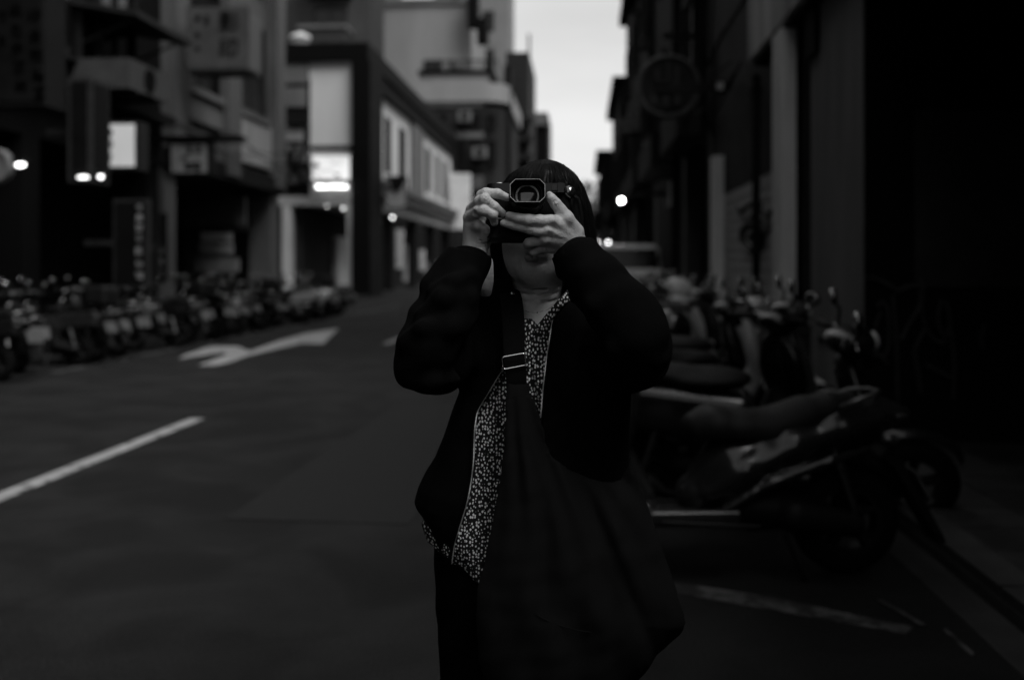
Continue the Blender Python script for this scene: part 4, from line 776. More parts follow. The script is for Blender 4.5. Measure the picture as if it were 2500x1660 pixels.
part('shutter_panel', MB().box(2.345, 4.1, 7.20, 7.247, 1.2, 2.45), mat('steel_shutter', .035, .5, .3, 4), r1)
part('door_frame', MB().box(2.45, 4.9, 7.16, 7.198, 2.45, 2.52), DARK2, r1)
for x_ in (-.5, -5.5): part('pillar', MB().box(RX, 2.34, x_ - 4, x_ - 3.3, .11, 3.49), DARK2, r1)
gf = MB(); GY = 7.195
def gp(px, py): x, z = ony(px, py, GY); return (x, GY, z)
def stroke(mb, pts, w, fn, n=5):
    pts = [Vector(fn(*p)) for p in pts]; out = []
    for i in range(len(pts) - 1):
        p0, p1, p2, p3 = pts[max(i - 1, 0)], pts[i], pts[i + 1], pts[min(i + 2, len(pts) - 1)]
        for k in range(n): t = k / n; out.append(.5 * ((2 * p1) + (p2 - p0) * t + (2 * p0 - 5 * p1 + 4 * p2 - p3) * t * t + (3 * p1 - p0 - 3 * p2 + p3) * t ** 3))
    out.append(pts[-1]); mb.tube(out, w, 4)
for l_ in ([(2095, 690), (2120, 678), (2160, 690), (2190, 708), (2215, 700)], [(2150, 760), (2138, 800), (2135, 840), (2150, 870), (2170, 845), (2168, 760), (2155, 738), (2142, 750)], [(2180, 720), (2186, 790), (2190, 860), (2192, 980)], [(2185, 715), (2240, 700), (2250, 760), (2265, 810), (2290, 835), (2310, 830)],
           [(2245, 680), (2252, 730), (2215, 800), (2200, 830)], [(2262, 800), (2235, 850), (2240, 900), (2248, 960)], [(2300, 730), (2290, 780), (2305, 820), (2320, 790), (2310, 735)], [(2262, 890), (2300, 910), (2330, 925)], [(2098, 850), (2110, 870), (2140, 865), (2170, 890)], [(2320, 800), (2330, 880), (2328, 975)], [(2405, 790), (2395, 830), (2400, 850)]):
    stroke(gf, l_, .012, gp)
part('graffiti', gf, mat('grey_spray_paint', .055, .6, .3, 10), r1)
# grey pillar stripe details
part('pillar_band', MB().box(RX - .012, RX - .002, 7.1, 8.3, onx(2020, 832, RX)[1] - .02, onx(2020, 832, RX)[1] + .02), DARK2, r1)
r2 = thing('building', (6, 12.4, 0), 'grey shop front with sprayed rings behind the parked scooters on the right', 'building')
part('upper_wall', MB().box(RX + .02, 14, 10.92, 15.2, 4.6, 19), mat('streaked_render', .05, .8, .4, 1.2, .4, 12, streak=True), r2)
part('sign_band', MB().box(RX + .05, 14, 9.84, 15.2, 2.35, 4.6 - .002), mat('sign_band_dark', .012, .7, .3, 2), r2)
part('shutter', MB().box(RX + .06, 14, 9.84, 14.1, .11, 2.348), mat('grey_shutter', .42, .6, .2, 1.5, .3, 20, streak=True), r2)
sb = MB()
for k in range(17): sb.box(RX + .045, RX + .0605, 9.9, 14.1, .16 + k * .128, .16 + k * .128 + .085)
part('shutter_slat', sb, mat('grey_shutter', .42, .6), r2, kind='stuff')
part('pillar', MB().box(RX - .09, RX + .07, 14.12, 14.5, .0, 2.9), mat('pale_pillar', .80, .8, .2, 2, .4, 40, streak=True), r2)
rg2 = MB()
def rp_(px, py): y, z = onx(px, py, RX); return (RX + .04, y, z)
def ringp(cx, cy, rx, ry): return [(cx + rx * math.cos(a), cy + ry * math.sin(a)) for a in np.linspace(0, math.tau, 13)]
stroke(rg2, ringp(1832, 578, 26, 34), .05, rp_, 2); stroke(rg2, ringp(1835, 582, 11, 14), .03, rp_, 2)
for l_ in ([(1790, 505), (1815, 540), (1850, 500)], [(1800, 520), (1830, 495), (1862, 530), (1880, 510)], [(1850, 540), (1870, 560), (1890, 520)]): stroke(rg2, l_, .03, rp_)
part('graffiti', rg2, mat('dark_spray_paint', .03, .6, .3, 10), r2)
part('fascia_panel', MB().box(1.80, 1.859, 4.5, 10.95, 3.56, 5.6), mat('streaked_pale_fascia', .38, .8, .7, 2.2, .3, 20, streak=True), r1)
def rblock(y0, y1, z1, m, label, floors, xx=RX, bal=True):
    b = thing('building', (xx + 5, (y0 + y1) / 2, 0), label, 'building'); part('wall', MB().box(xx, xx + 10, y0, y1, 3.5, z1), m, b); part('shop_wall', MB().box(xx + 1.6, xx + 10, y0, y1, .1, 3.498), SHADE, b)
    for yc in (y0 + .5, y1 - .5): part('column', MB().box(xx, xx + .5, yc - .25, yc + .25, .1, 3.498), GREY, b)
    for f_ in range(floors):
        z = 4.3 + f_ * 3.3
        if z + 2 > z1: break
        nw = max(1, int((y1 - y0) / 3.2))
        for k in range(nw):
            yc = y0 + (y1 - y0) * (k + .5) / nw; win(b, 'x', xx, yc - .8, yc + .8, z, z + 1.7, sgn=-1)
        if bal and f_ % 2 == 0: part('balcony', MB().box(xx - .45, xx - .002, y0 + .6, y1 - .6, z - .9, z - .25), m, b)
    part('cornice', MB().box(xx - .3, xx + 10, y0, y1, z1, z1 + .35), COP, b); return b
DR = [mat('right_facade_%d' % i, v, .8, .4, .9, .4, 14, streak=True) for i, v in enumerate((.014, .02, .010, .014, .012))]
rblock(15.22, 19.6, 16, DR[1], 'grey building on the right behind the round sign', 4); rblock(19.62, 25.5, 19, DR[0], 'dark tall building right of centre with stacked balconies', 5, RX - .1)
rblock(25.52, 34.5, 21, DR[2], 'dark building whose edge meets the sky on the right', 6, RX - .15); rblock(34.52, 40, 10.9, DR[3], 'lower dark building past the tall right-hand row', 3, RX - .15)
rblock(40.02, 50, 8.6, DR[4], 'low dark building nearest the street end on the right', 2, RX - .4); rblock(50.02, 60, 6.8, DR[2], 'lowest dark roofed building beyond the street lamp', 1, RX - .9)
# left side beyond, and the street behind the camera
rblock2 = building('building', -24, LX - .3, 110, 150, 16, DARK2, 'far dark building hidden in the distance on the left side')

# ================================================================ signs
def strokes_block(mb, fn, cx, cy, w, h, r, n=5, t=.05):
    """an unreadable block of strokes, as the blurred characters look; fn maps (u,v) on the sign's face to a box"""
    for i in range(n):
        if r.random() < .5: v = cy + (r.random() - .5) * h * .9; fn(mb, cx - w * (.3 + .2 * r.random()), cx + w * (.3 + .2 * r.random()), v - t * h, v + t * h)
        else: u = cx + (r.random() - .5) * w * .8; fn(mb, u - t * w, u + t * w, cy - h * (.25 + .2 * r.random()), cy + h * (.25 + .2 * r.random()))
def facing_sign(name, pxl, pxr, pyt, pyb, y, depth, face, frame, label, cells=(), ink=None, cat='sign', bar=.06, lift=0):
    x0, zt_ = ony(pxl, pyt, y); x1, zb_ = ony(pxr, pyb, y); s = thing(name, ((x0 + x1) / 2, y + depth / 2, zb_), label, cat)
    part('box', MB().box(x0, x1, y, y + depth, zb_, zt_), frame, s); part('face', MB().box(x0 + bar, x1 - bar, y - .02, y - .002, zb_ + bar, zt_ - bar), face, s)
    part('bracket', MB().box(x0 - .5, x0, y + depth / 2 - .04, y + depth / 2 + .04, (zb_ + zt_) / 2 - .05, (zb_ + zt_) / 2 + .05), FR, s)
    r = random.Random(pxl + 1); mb = MB()
    def fn(m_, u0, u1, v0, v1): m_.box(u0, u1, y - .035, y - .0205, v0, v1)
    for (cpx, cpy, wp, hp, n) in cells:
        cx, cz = ony(cpx, cpy, y); sc = y / FPX; strokes_block(mb, fn, cx, cz, wp * sc, hp * sc, r, n, .07)
    if cells: part('lettering', mb, ink or COP, s, kind='stuff')
    return s
SG = mat('sign_face_grey', .006, .6, .35, 2); SG2 = mat('sign_face_pale', .065, .6, .25, 1.5); SGD = mat('sign_face_dark', .006, .6, .2, 2); INK = mat('sign_ink', .005, .6, .2, 5)
s1 = facing_sign('vertical_sign', -60, 108, -60, 258, 13.0, .56, SG, mat('sign_side_grey', .010, .6, .3, 2), 'huge grey vertical sign at the top left corner with columns of characters',
    [(8, 40, 26, 34, 8), (8, 100, 26, 34, 8)] + [(42 + i * 3, 25 + i * 47, 32, 34, 9) for i in range(5)] + [(86 + i * 3.5, 40 + i * 47, 34, 36, 9) for i in range(5)], INK)
s2 = facing_sign('box_sign', 165, 224, 190, 445, 15.4, .6, SGD, mat('sign_frame_grey', .03, .5, .2, 4), 'tall dark framed box sign below and right of the huge corner sign', bar=.07)
s2f = MB(); x1_ = ony(224, 300, 15.4)[0]; z0_, z1_ = ony(224, 445, 15.4)[1], ony(224, 190, 15.4)[1]; s2f.box(x1_ + .002, x1_ + .02, 15.47, 15.93, z0_ + .07, z1_ - .07); part('side_face', s2f, SGD, s2)
s3 = facing_sign('hanging_sign', 455, 606, 18, 172, 22.0, .9, SG2, SG2, 'large pale sign box with two bold dark characters on the grey building', [(482, 45, 16, 22, 6), (482, 90, 14, 18, 6), (482, 120, 14, 18, 6), (505, 50, 14, 22, 6)], SGD, bar=.05)
for ch_, py_ in (('影', 57), ('印', 122)):
    x_, z_ = ony(560, py_, 22.0); tm = text_mesh(ch_, 44 * 22 / FPX * 1.25, .006)
    if tm:
        tm.materials.append(INK); o = link('character', tm, s3); o.location = Vector((x_, 21.96, z_)) - s3.location; o.rotation_euler = (math.pi / 2, 0, 0)
x_ = ony(606, 100, 22)[0]; part('side_face', MB().box(x_ + .002, x_ + .02, 22.04, 22.86, ony(606, 166, 22)[1], ony(606, 24, 22)[1]), mat('sign_side_lit_tone', .10, .6, .2, 2), s3)  # street-lit side painted in: paler sheet than the box itself
s4 = facing_sign('small_sign', 412, 512, 346, 428, 21.0, .35, mat('sign_face_mid', .16, .6, .3, 2), SG, 'small square sign with faded characters at first-floor level', [(464, 368, 18, 22, 7), (486, 366, 18, 20, 7), (450, 385, 16, 16, 5), (462, 406, 26, 20, 7), (484, 404, 20, 26, 7)], SGD)
part('sunshade', MB().box(s4.location.x - .9, s4.location.x + 1.15, 20.9, 21.36, ony(412, 345, 21)[1] + .02, ony(412, 333, 21)[1]), COP, s4)
s5 = facing_sign('lit_sign', 262, 337, 296, 415, 17.5, .45, emat('lit_panel', 1, .11), FR, 'glowing blank white sign with a dark column of characters on its left', [(272, 325, 12, 20, 6), (272, 352, 12, 18, 6), (272, 385, 10, 22, 4)], mat('sign_ink_mid', .06, .6))
s6y = 41.3; s6 = facing_sign('lit_sign', 760, 856, 378, 442, s6y, .35, emat('lit_panel_bright', 1, .33), FR, 'bright white lit sign with small emblem low on the pale wall', [(812, 399, 8, 5, 3), (820, 400, 10, 5, 3), (830, 399, 8, 5, 3), (824, 428, 16, 8, 5)], SGD, bar=.04)
x_, z_ = ony(771, 404, s6y - .04); part('emblem', MB().lathe((x_, s6y - .04, z_), (0, -1, 0), [(0, .01), (0, .14), (.02, .14), (.02, .09), (.021, .01)], 16), mat('emblem_grey', .25, .6), s6)
x0, x1 = ony(758, 370, s6y)[0], ony(862, 370, s6y)[0]; part('sign_hood', MB().box(x0, x1, s6y - .35, s6y + .4, gz(372), gz(364)), COP, s6)
tl = thing('tube_lamp', ((x0 + x1) / 2, s6y - .3, gz(462)), 'lit fluorescent tube lamp directly under the bright white sign', 'lamp'); zt2 = gz(461)
part('lamp_housing', MB().box(ony(768, 0, s6y)[0], ony(858, 0, s6y)[0], s6y - .22, s6y - .1, zt2 + .06, zt2 + .12), FR, tl); part('tube', MB().tube([(ony(776, 0, s6y)[0], s6y - .25, zt2), (ony(852, 0, s6y)[0], s6y - .25, zt2)], .07, 10), emat('lit_tube', 1, 2.5), tl)
s7 = facing_sign('doorway_sign', 276, 362, 486, 700, 15.6, .12, COP, mat('frame_grey', .022, .5, .3, 4), 'tall framed dark board with one vertical row of light characters', [(341, 506 + i * 25, 17, 20, 6) for i in range(4)] + [(341, 614 + i * 30, 19, 22, 7) for i in range(3)], mat('light_ink', .26, .6, .2, 5), bar=.05)
s8 = facing_sign('banner_sign', 388, 404, 520, 690, 17.6, .08, COP, COP, 'narrow dark strip sign with faint characters beside the first column', [(396, 612 + i * 28, 12, 20, 6) for i in range(3)], mat('faint_ink', .09, .6, .2, 5), bar=.02)
# round signs
def round_sign(name, px, py, rpx, y, label, ring, face, inner=None, th_=.14):
    x, z = ony(px, py, y); R = rpx * y / FPX; s = thing(name, (x, y, z), label, 'sign')
    part('disc', MB().lathe((x, y + th_, z), (0, -1, 0), [(0, .01), (0, R), (th_, R), (th_, .01)], 48), face, s)
    tor = [(x + (R - .02) * math.cos(a), y - .02, z + (R - .02) * math.sin(a)) for a in np.linspace(0, math.tau, 49)]; part('ring', MB().tube(tor, R * .065, 8, False), ring, s, True); return s, x, z, R
rs, x, z, R = round_sign('round_sign', 1632, 212, 76, 13.0, 'big dark round sign with a lighter rim projecting over the street on the right', mat('rim_grey', .075, .5, .3, 6), mat('round_face_dark', .022, .6, .5, 3))
mb = MB(); k = R / 76
for dx, dy, w, h in ((-10, -8, 40, 6), (-28, -20, 6, 32), (0, -32, 7, 56), (20, -26, 7, 44), (-36, 34, 12, 26), (-6, 36, 12, 26), (20, 34, 12, 26), (-4, 8, 60, 5)): mb.box(x + (dx - w / 2) * k, x + (dx + w / 2) * k, 12.94, 12.985, z - (dy + h / 2) * k, z - (dy - h / 2) * k)
part('lettering', mb, mat('round_sign_ink', .055, .6, .3, 6), rs, kind='stuff'); part('bracket', MB().box(x + R, RX, 13.02, 13.1, z - .04, z + .04), FR, rs)
lamp_s, x, z, R = round_sign('round_sign', -18, 405, 46, 15.0, 'pale round sign cut off by the left edge of the picture', mat('rim_pale', .22, .5, .2, 6), mat('round_face_pale', .20, .6, .2, 3)); part('bracket', MB().box(LX, x - R, 15.04, 15.1, z - .03, z + .03), FR, lamp_s)
ws = facing_sign('white_sign', 1100, 1148, 424, 560, 70.0, .4, WHT, WHT, 'tall blank white sign beside the woman\'s raised hand in the distance', bar=.05)
gs = facing_sign('shield_sign', 940, 992, 430, 508, 45.0, .4, mat('shield_grey', .24, .6, .2, 2), FR, 'grey hanging sign with a dark crest below the narrow windows', bar=.05)
x, z = ony(968, 450, 44.94); part('crest', MB().prism([(x - .42, 44.95, z + .35), (x + .42, 44.95, z + .35), (x + .3, 44.95, z - .1), (x, 44.95, z - .4), (x - .3, 44.95, z - .1)], (0, -.03, 0)), SGD, gs)
for (pl, pr, pt, pb, y, m_, lb) in ((966, 984, 560, 656, 47, mat('lit_board', .45, .5, .2, 3), 'pale upright advertising board in the far arcade, left of the passer-by'), (1024, 1036, 610, 660, 52, mat('lit_board', .45), 'small pale board standing just left of the dark passer-by')):
    b_ = facing_sign('advert_board', pl, pr, pt, pb, y, .2, m_, m_, lb, bar=.02)
# air conditioner on the left building
def aircon(y0, px_a, px_b, pyt, pyb, label):
    x = LX + 1.0; ya, yb = y0, y0 + 1.0; z = onx(px_a, pyb, x)[1]; a = thing('air_conditioner', (LX + .4, y0 + .5, z), label, 'air conditioner')
    return a
ax0, az1 = ony(285, 142, 18.0); ax1, az0 = ony(316, 215, 18.0)
ac = thing('air_conditioner', (LX + .45, 18.9, az0), 'grey air conditioner with dark round fan on the dark building', 'air conditioner'); xr = ax1
part('casing', MB().box(LX, xr, 18.0, 19.75, az0, az1), mat('aircon_metal', .055, .5, .2, 4), ac); cy_, cz_ = 18.85, (az0 + az1) / 2
part('fan_grille', MB().lathe((xr + .002, cy_, cz_), (1, 0, 0), [(0, .02), (0, .225), (.03, .225), (.03, .21), (.01, .20), (.01, .02)], 20), COP, ac)
for k in (-1, 1): part('bracket', MB().box(LX, xr, 18.85 + k * .5, 18.9 + k * .5, az0 - .06, az0), FR, ac)
cn = thing('canopy', (LX + .5, 18.6, az1 + 1), 'thin metal canopy bracketed above the air conditioner', 'canopy'); part('canopy_roof', MB().prism([(LX, 17.9, az1 + 1.0), (LX + 1.3, 17.9, az1 + .75), (LX + 1.3, 17.9, az1 + .85), (LX, 17.9, az1 + 1.1)], (0, 2.6, 0)), mat('frame_grey', .022), cn)
for k in (18.2, 20.2): part('support_arm', MB().tube([(LX, k, az1 + .3), (LX + 1.2, k, az1 + .8)], .03, 6), FR, cn)

# ================================================================ lamps that are lit
def wall_lamp(px, py, d, r, s, label, cat='lamp', wx=1.0, arm=None, name='wall_lamp'):
    p = W(px, py, d); t = thing(name, (p[0], p[1], p[2]), label, cat); s *= .4; part('bulb', MB().ball(p, r, 10, wx, 1, 1), emat('bulb_%g' % s, 1, s), t, True)
    part('lamp_cap', MB().box(p[0] - r * wx - .03, p[0] + r * wx + .03, p[1] - .06, p[1] + .06, p[2] + r + .01, p[2] + r + .07), FR, t)
    if arm: part('arm', MB().tube([(p[0], p[1], p[2] + r + .04), arm], .025, 6), FR, t)
    return t
p = W(1517, 490, 24); wall_lamp(1517, 490, 24, .05, 50, 'glowing street lamp on an arm against the sky', 'street lamp', arm=(RX - .1, p[1], p[2] + .2), name='street_lamp')
for (px, py, d, r, s, lb, wx, nm) in ((50, 403, 14, .028, 9, 'bright strip lamp under the corner sign at the far left', 2.6, 'strip_lamp'), (203, 433, 15.5, .022, 5, 'dim strip lamp under the tall dark box sign', 4.5, 'strip_lamp'), (246, 432, 15.5, .028, 6, 'small bright lamp at the right foot of the dark box sign', 1.6, 'strip_lamp'),
     (1695, 305, 20, .028, 5.5, 'single dim lamp hanging just below the big round sign', 1, 'wall_lamp'), (1674, 594, 24, .035, 8, 'lower lamp of the overlapping pair on the right facade', 1, 'wall_lamp'), (1679, 584, 25, .028, 5, 'upper lamp of the overlapping pair on the right facade', 1, 'wall_lamp'),
     (1485, 592, 36, .05, 9, 'lamp in the far distance just right of the woman\'s hair', 1, 'far_lamp'), (1459, 592, 38, .05, 6, 'far lamp half hidden by the woman\'s hair', 1, 'far_lamp'), (1508, 602, 36, .04, 1.8, 'faintest of the far lamps at the end of the street', 1, 'far_lamp'), (1470, 632, 20, .03, 6, 'far lamp showing over the woman\'s sleeve', 1, 'far_lamp'),
     (958, 531, 48, .06, 7, 'arcade lamp below the grey crest sign', 1, 'arcade_lamp'), (838, 509, 42, .045, 6, 'right arcade lamp below the bright white sign', 1, 'arcade_lamp'), (798, 503, 42, .045, 2.5, 'left fainter arcade lamp below the bright white sign', 1, 'arcade_lamp')):
    wall_lamp(px, py, d, r, s, lb, 'lamp', wx, name=nm)

for i, (x, y, z, w_, lb) in enumerate(((ony(1135, 300, 75.6)[0], 75.6, zw(300), 1.0, 'air conditioner high on the corner building with the curved band'), (ony(1172, 385, 75.6)[0], 75.6, zw(388), 1.1, 'air conditioner between the lower windows of the corner building'), (ony(1100, 440, 75.6)[0], 75.6, zw(446), .9, 'lowest air conditioner on the corner building'))):
    t = thing('air_conditioner', (x, y, z), lb, 'air conditioner'); part('casing', MB().box(x - w_ / 2, x + w_ / 2, y - .35, y + .27, z, z + .8), mat('old_casing', .12, .6, .3, 4), t); part('fan_grille', MB().lathe((x, y - .352, z + .4), (0, -1, 0), [(0, .01), (0, .3), (.02, .3), (.02, .01)], 14), COP, t)
for pxr, w_, h_ in ((925, 1.6, 1.6), (1065, 2.2, 1.1), (1105, 1.0, 1.8)): xr_ = ony(pxr, 20, 82)[0]; part('roof_room', MB().box(xr_, xr_ + w_, 81, 84, zb5 + .5, zb5 + .5 + h_), GREY2, b5)
rt = thing('rooftop_clutter', (ony(1180, 180, 78)[0], 78, zw(180)), 'dark railing and tanks on the roof of the curved-band building', 'railing')
rb_ = MB(); x0r, x1r = ony(1070, 180, 77)[0], ony(1215, 180, 77)[0]
for k in range(15): xx_ = x0r + (x1r - x0r) * k / 14; rb_.box(xx_ - .04, xx_ + .04, 77, 77.08, zw(170) + .01, zw(170) + .85)
rb_.box(x0r, x1r, 76.98, 77.1, zw(170) + .8, zw(170) + .9); part('railing', rb_, COP, rt, kind='stuff'); part('tank', MB().lathe((x0r + 1.2, 79, zw(170) + .01), (0, 0, 1), [(0, .01), (0, .6), (1.2, .6), (1.4, .1), (1.4, .01)], 14), GREY, rt, True)
lc = thing('bundle_of_cables', (LX + .1, 20, 4.3), 'thin cables looping along the left-hand facades above the arcade', 'cables')
for k in range(4): part('cable', MB().tube([(LX + .42 + .03 * k, 13 + i * 1.0, 4.35 + .16 * k - .30 * abs(math.sin(i * .6 + k * .8))) for i in range(28)], .014, 4), COP, lc)
# ---- air conditioners, hanging signs, pipes on the right-hand facades
acm = mat('aircon_casing', .10, .5, .3, 5)
WHERE = ['above the round sign', 'left of the round sign', 'over the third balcony', 'beside the lamp pair', 'high on the tall dark building', 'low on the tall dark building', 'near the top of the frame', 'behind the street lamp arm']
for i, (y, z, xx) in enumerate(((16.2, 5.9, RX), (18.3, 7.4, RX), (21.0, 4.9, RX - .1), (23.6, 3.7, RX - .1), (27.2, 9.0, RX - .15), (30.5, 5.4, RX - .15), (17.4, 8.8, RX), (37.0, 6.2, RX - .15))):
    t = thing('air_conditioner', (xx - .2, y, z), 'air conditioner on the right-hand facades, %s' % WHERE[i], 'air conditioner', 'air conditioners on the right-hand facades')
    part('casing', MB().box(xx - .38, xx - .01, y - .42, y + .42, z, z + .55), acm, t); part('fan_grille', MB().lathe((xx - .382, y + .08, z + .28), (-1, 0, 0), [(0, .01), (0, .22), (.02, .22), (.02, .01)], 16), COP, t)
    part('bracket', MB().box(xx - .36, xx - .01, y - .3, y - .26, z - .05, z - .002), FR, t); part('bracket', MB().box(xx - .36, xx - .01, y + .26, y + .3, z - .05, z - .002), FR, t)
def hang(pa, pb, pt, pbm, y, m_, lb): 
    s = facing_sign('hanging_sign', pa, pb, pt, pbm, y, .18, m_, FR, lb, bar=.03); return s
PG = mat('hanging_sign_pale', .42, .6, .2, 3); MG = mat('hanging_sign_grey', .12, .6, .3, 3)
hang(1628, 1658, 438, 508, 20, PG, 'pale hanging sign right of the glowing street lamp'); hang(1742, 1772, 196, 226, 12.2, PG, 'small pale sign right of the big round sign'); hang(1640, 1668, 375, 420, 24, MG, 'small grey sign hanging above the pale one on the right')
hang(1596, 1612, 108, 132, 26, PG, 'tiny pale sign just above the round sign rim'); hang(1636, 1652, 98, 112, 25, MG, 'tiny grey sign at the top of the round sign'); hang(1690, 1716, 20, 150, 17, mat('tall_sign_dim', .05, .6, .3, 3), 'tall dim vertical sign above and right of the round sign'); hang(1580, 1604, 0, 60, 28, MG, 'grey sign at the top of the dark right-hand row')
for i, (y, x, r_) in enumerate(((15.3, RX - .08, .05), (19.7, RX - .12, .05), (25.4, RX - .2, .06), (10.85, RX - .07, .045))):
    t = thing('downpipe', (x, y, .05), 'dark downpipe on the right, %s' % ('beside the pale pillar', 'between the grey and the tall building', 'at the edge of the building that meets the sky', 'at the end of the near arcade')[i], 'pipe'); part('pipe', MB().tube([(x, y, .05), (x, y, 12 if i < 3 else 3.4)], r_, 8), DARK2, t, True)
    for z in (1.5, 3.2): part('pipe_clamp', MB().lathe((x, y, z), (0, 0, 1), [(0, r_ + .002), (0, r_ + .02), (.06, r_ + .02), (.06, r_ + .002)], 8), FR, t)
cb = thing('bundle_of_cables', (RX - .25, 12, 3.3), 'sagging cables strung along the right-hand facades', 'cables')
for k in range(4):
    pts = []
    for i in range(25): y = 10.9 + i * 1.1; pts.append((RX - .22 - .06 * k, y, 3.55 + .13 * k - .28 * abs(math.sin(i * .52 + k))))
    part('cable', MB().tube(pts, .014, 4), COP, cb)

# ================================================================ trees closing the street
LEAF = mat('dark_leaf', .07, .8, .4, 2); BARK = mat('bark', .05, .9, .3, 4)
def tree(x, y, h, rad_, seed, label):
    t = thing('street_tree', (x, y, 0), label, 'tree', 'trees at the end of the street'); r = random.Random(seed); mb = MB().tube([(x, y, -.1), (x + .1, y, h * .35), (x - .1, y, h * .7)], [.22, .16, .08], 7)
    cl = [(x + r.gauss(0, rad_ * .45), y + r.gauss(0, rad_ * .45), h * .68 + r.gauss(0, h * .14), rad_ * r.uniform(.25, .45)) for _ in range(16)]
    for c in cl[:9]: mb.tube([(x, y, h * .4), ((x + c[0]) / 2, (y + c[1]) / 2, h * .55), c[:3]], [.08, .05, .02], 5)
    part('trunk', mb, BARK, t, True); lf = MB()
    for c in cl:
        for _ in range(150):
            v = Vector((r.gauss(0, 1), r.gauss(0, 1), r.gauss(0, 1))).normalized() * c[3] * r.random() ** .4; q = Vector(c[:3]) + v; a = Vector((r.gauss(0, 1), r.gauss(0, 1), r.gauss(0, 1))).normalized() * .16; b_ = a.cross(Vector((r.random(), r.random(), r.random()))).normalized() * .09
            lf.add([q - a, q - b_, q + a, q + b_], [(0, 1, 2, 3)])
    part('crown', lf, LEAF, t, kind='stuff')
for i, (px, h, rd, y, lb) in enumerate(((1440, 7.6, 2.4, 88, 'dark tree at the street end directly behind the woman\'s hair'), (1472, 6.2, 2.0, 96, 'lower dark tree filling the foot of the sky gap'), (1408, 8.8, 2.6, 92, 'tallest dark tree left of the others, behind the woman\'s head'), (1530, 6.8, 2.0, 84, 'dark tree rising behind the low right-hand roofs'))):
    tree(ony(px, 600, y)[0], y, h, rd, 30 + i, lb)
# ================================================================ scooters and motorcycles
TYRE = mat('tyre_rubber', .004, .8, .2, 20); RIM = mat('cast_rim', .012, .5, .2, 20, metal=.4); SEATM = mat('seat_vinyl', .006, .5, .2, 12, .3, 300, spec=.13); BLKP = mat('black_plastic', .005, .55, .2, 12, spec=.15); CHR = mat('dulled_chrome', .20, .3, .1, 20, metal=1)
TAILG = mat('tail_light_lens', .03, .15, .1, 5, spec=.7); HEADG = mat('headlight_glass', .35, .08, .1, 5, spec=.9); PLATE = mat('number_plate', .08, .4, .12, 20); MIRG = mat('mirror_glass', .7, .05, .02, 5, metal=1)
PAINTS = [mat('scooter_paint_%d' % i, v, .25, .12, 3, spec=.35, coat=.25) for i, v in enumerate((.004, .007, .014, .05, .20, .55))]
def rotY(a): c, s = math.cos(a), math.sin(a); return [[c, 0, s], [0, 1, 0], [-s, 0, c]]
def fpart(name, F, m, parent, it=1):
    return link(name, npmesh(name, relax(F.nets(), it), m), parent)
def wheel(parent, x, R, w, name='wheel'):
    t = MB(); prof = [(-w * .5, R * .66), (-w * .5, R * .84), (-w * .36, R * .95), (-w * .15, R), (w * .15, R), (w * .36, R * .95), (w * .5, R * .84), (w * .5, R * .66)]
    ty = lpart(name, MB().lathe((x, 0, R), (0, 1, 0), prof, 28), TYRE, parent, True); rm = MB().lathe((x, 0, R), (0, 1, 0), [(-w * .42, R * .67), (-w * .42, R * .56), (w * .42, R * .56), (w * .42, R * .67)], 28)
    for k in range(5):
        a = math.tau * k / 5 + .2; rm.tube([(x, -w * .1, R), (x + R * .58 * math.cos(a), -w * .3, R + R * .58 * math.sin(a))], .018, 6); rm.tube([(x, w * .1, R), (x + R * .58 * math.cos(a), w * .3, R + R * .58 * math.sin(a))], .018, 6)
    rm.lathe((x, 0, R), (0, 1, 0), [(-.07, .01), (-.07, .04), (.07, .04), (.07, .01)], 12); lpart('rim', rm, RIM, ty); return ty
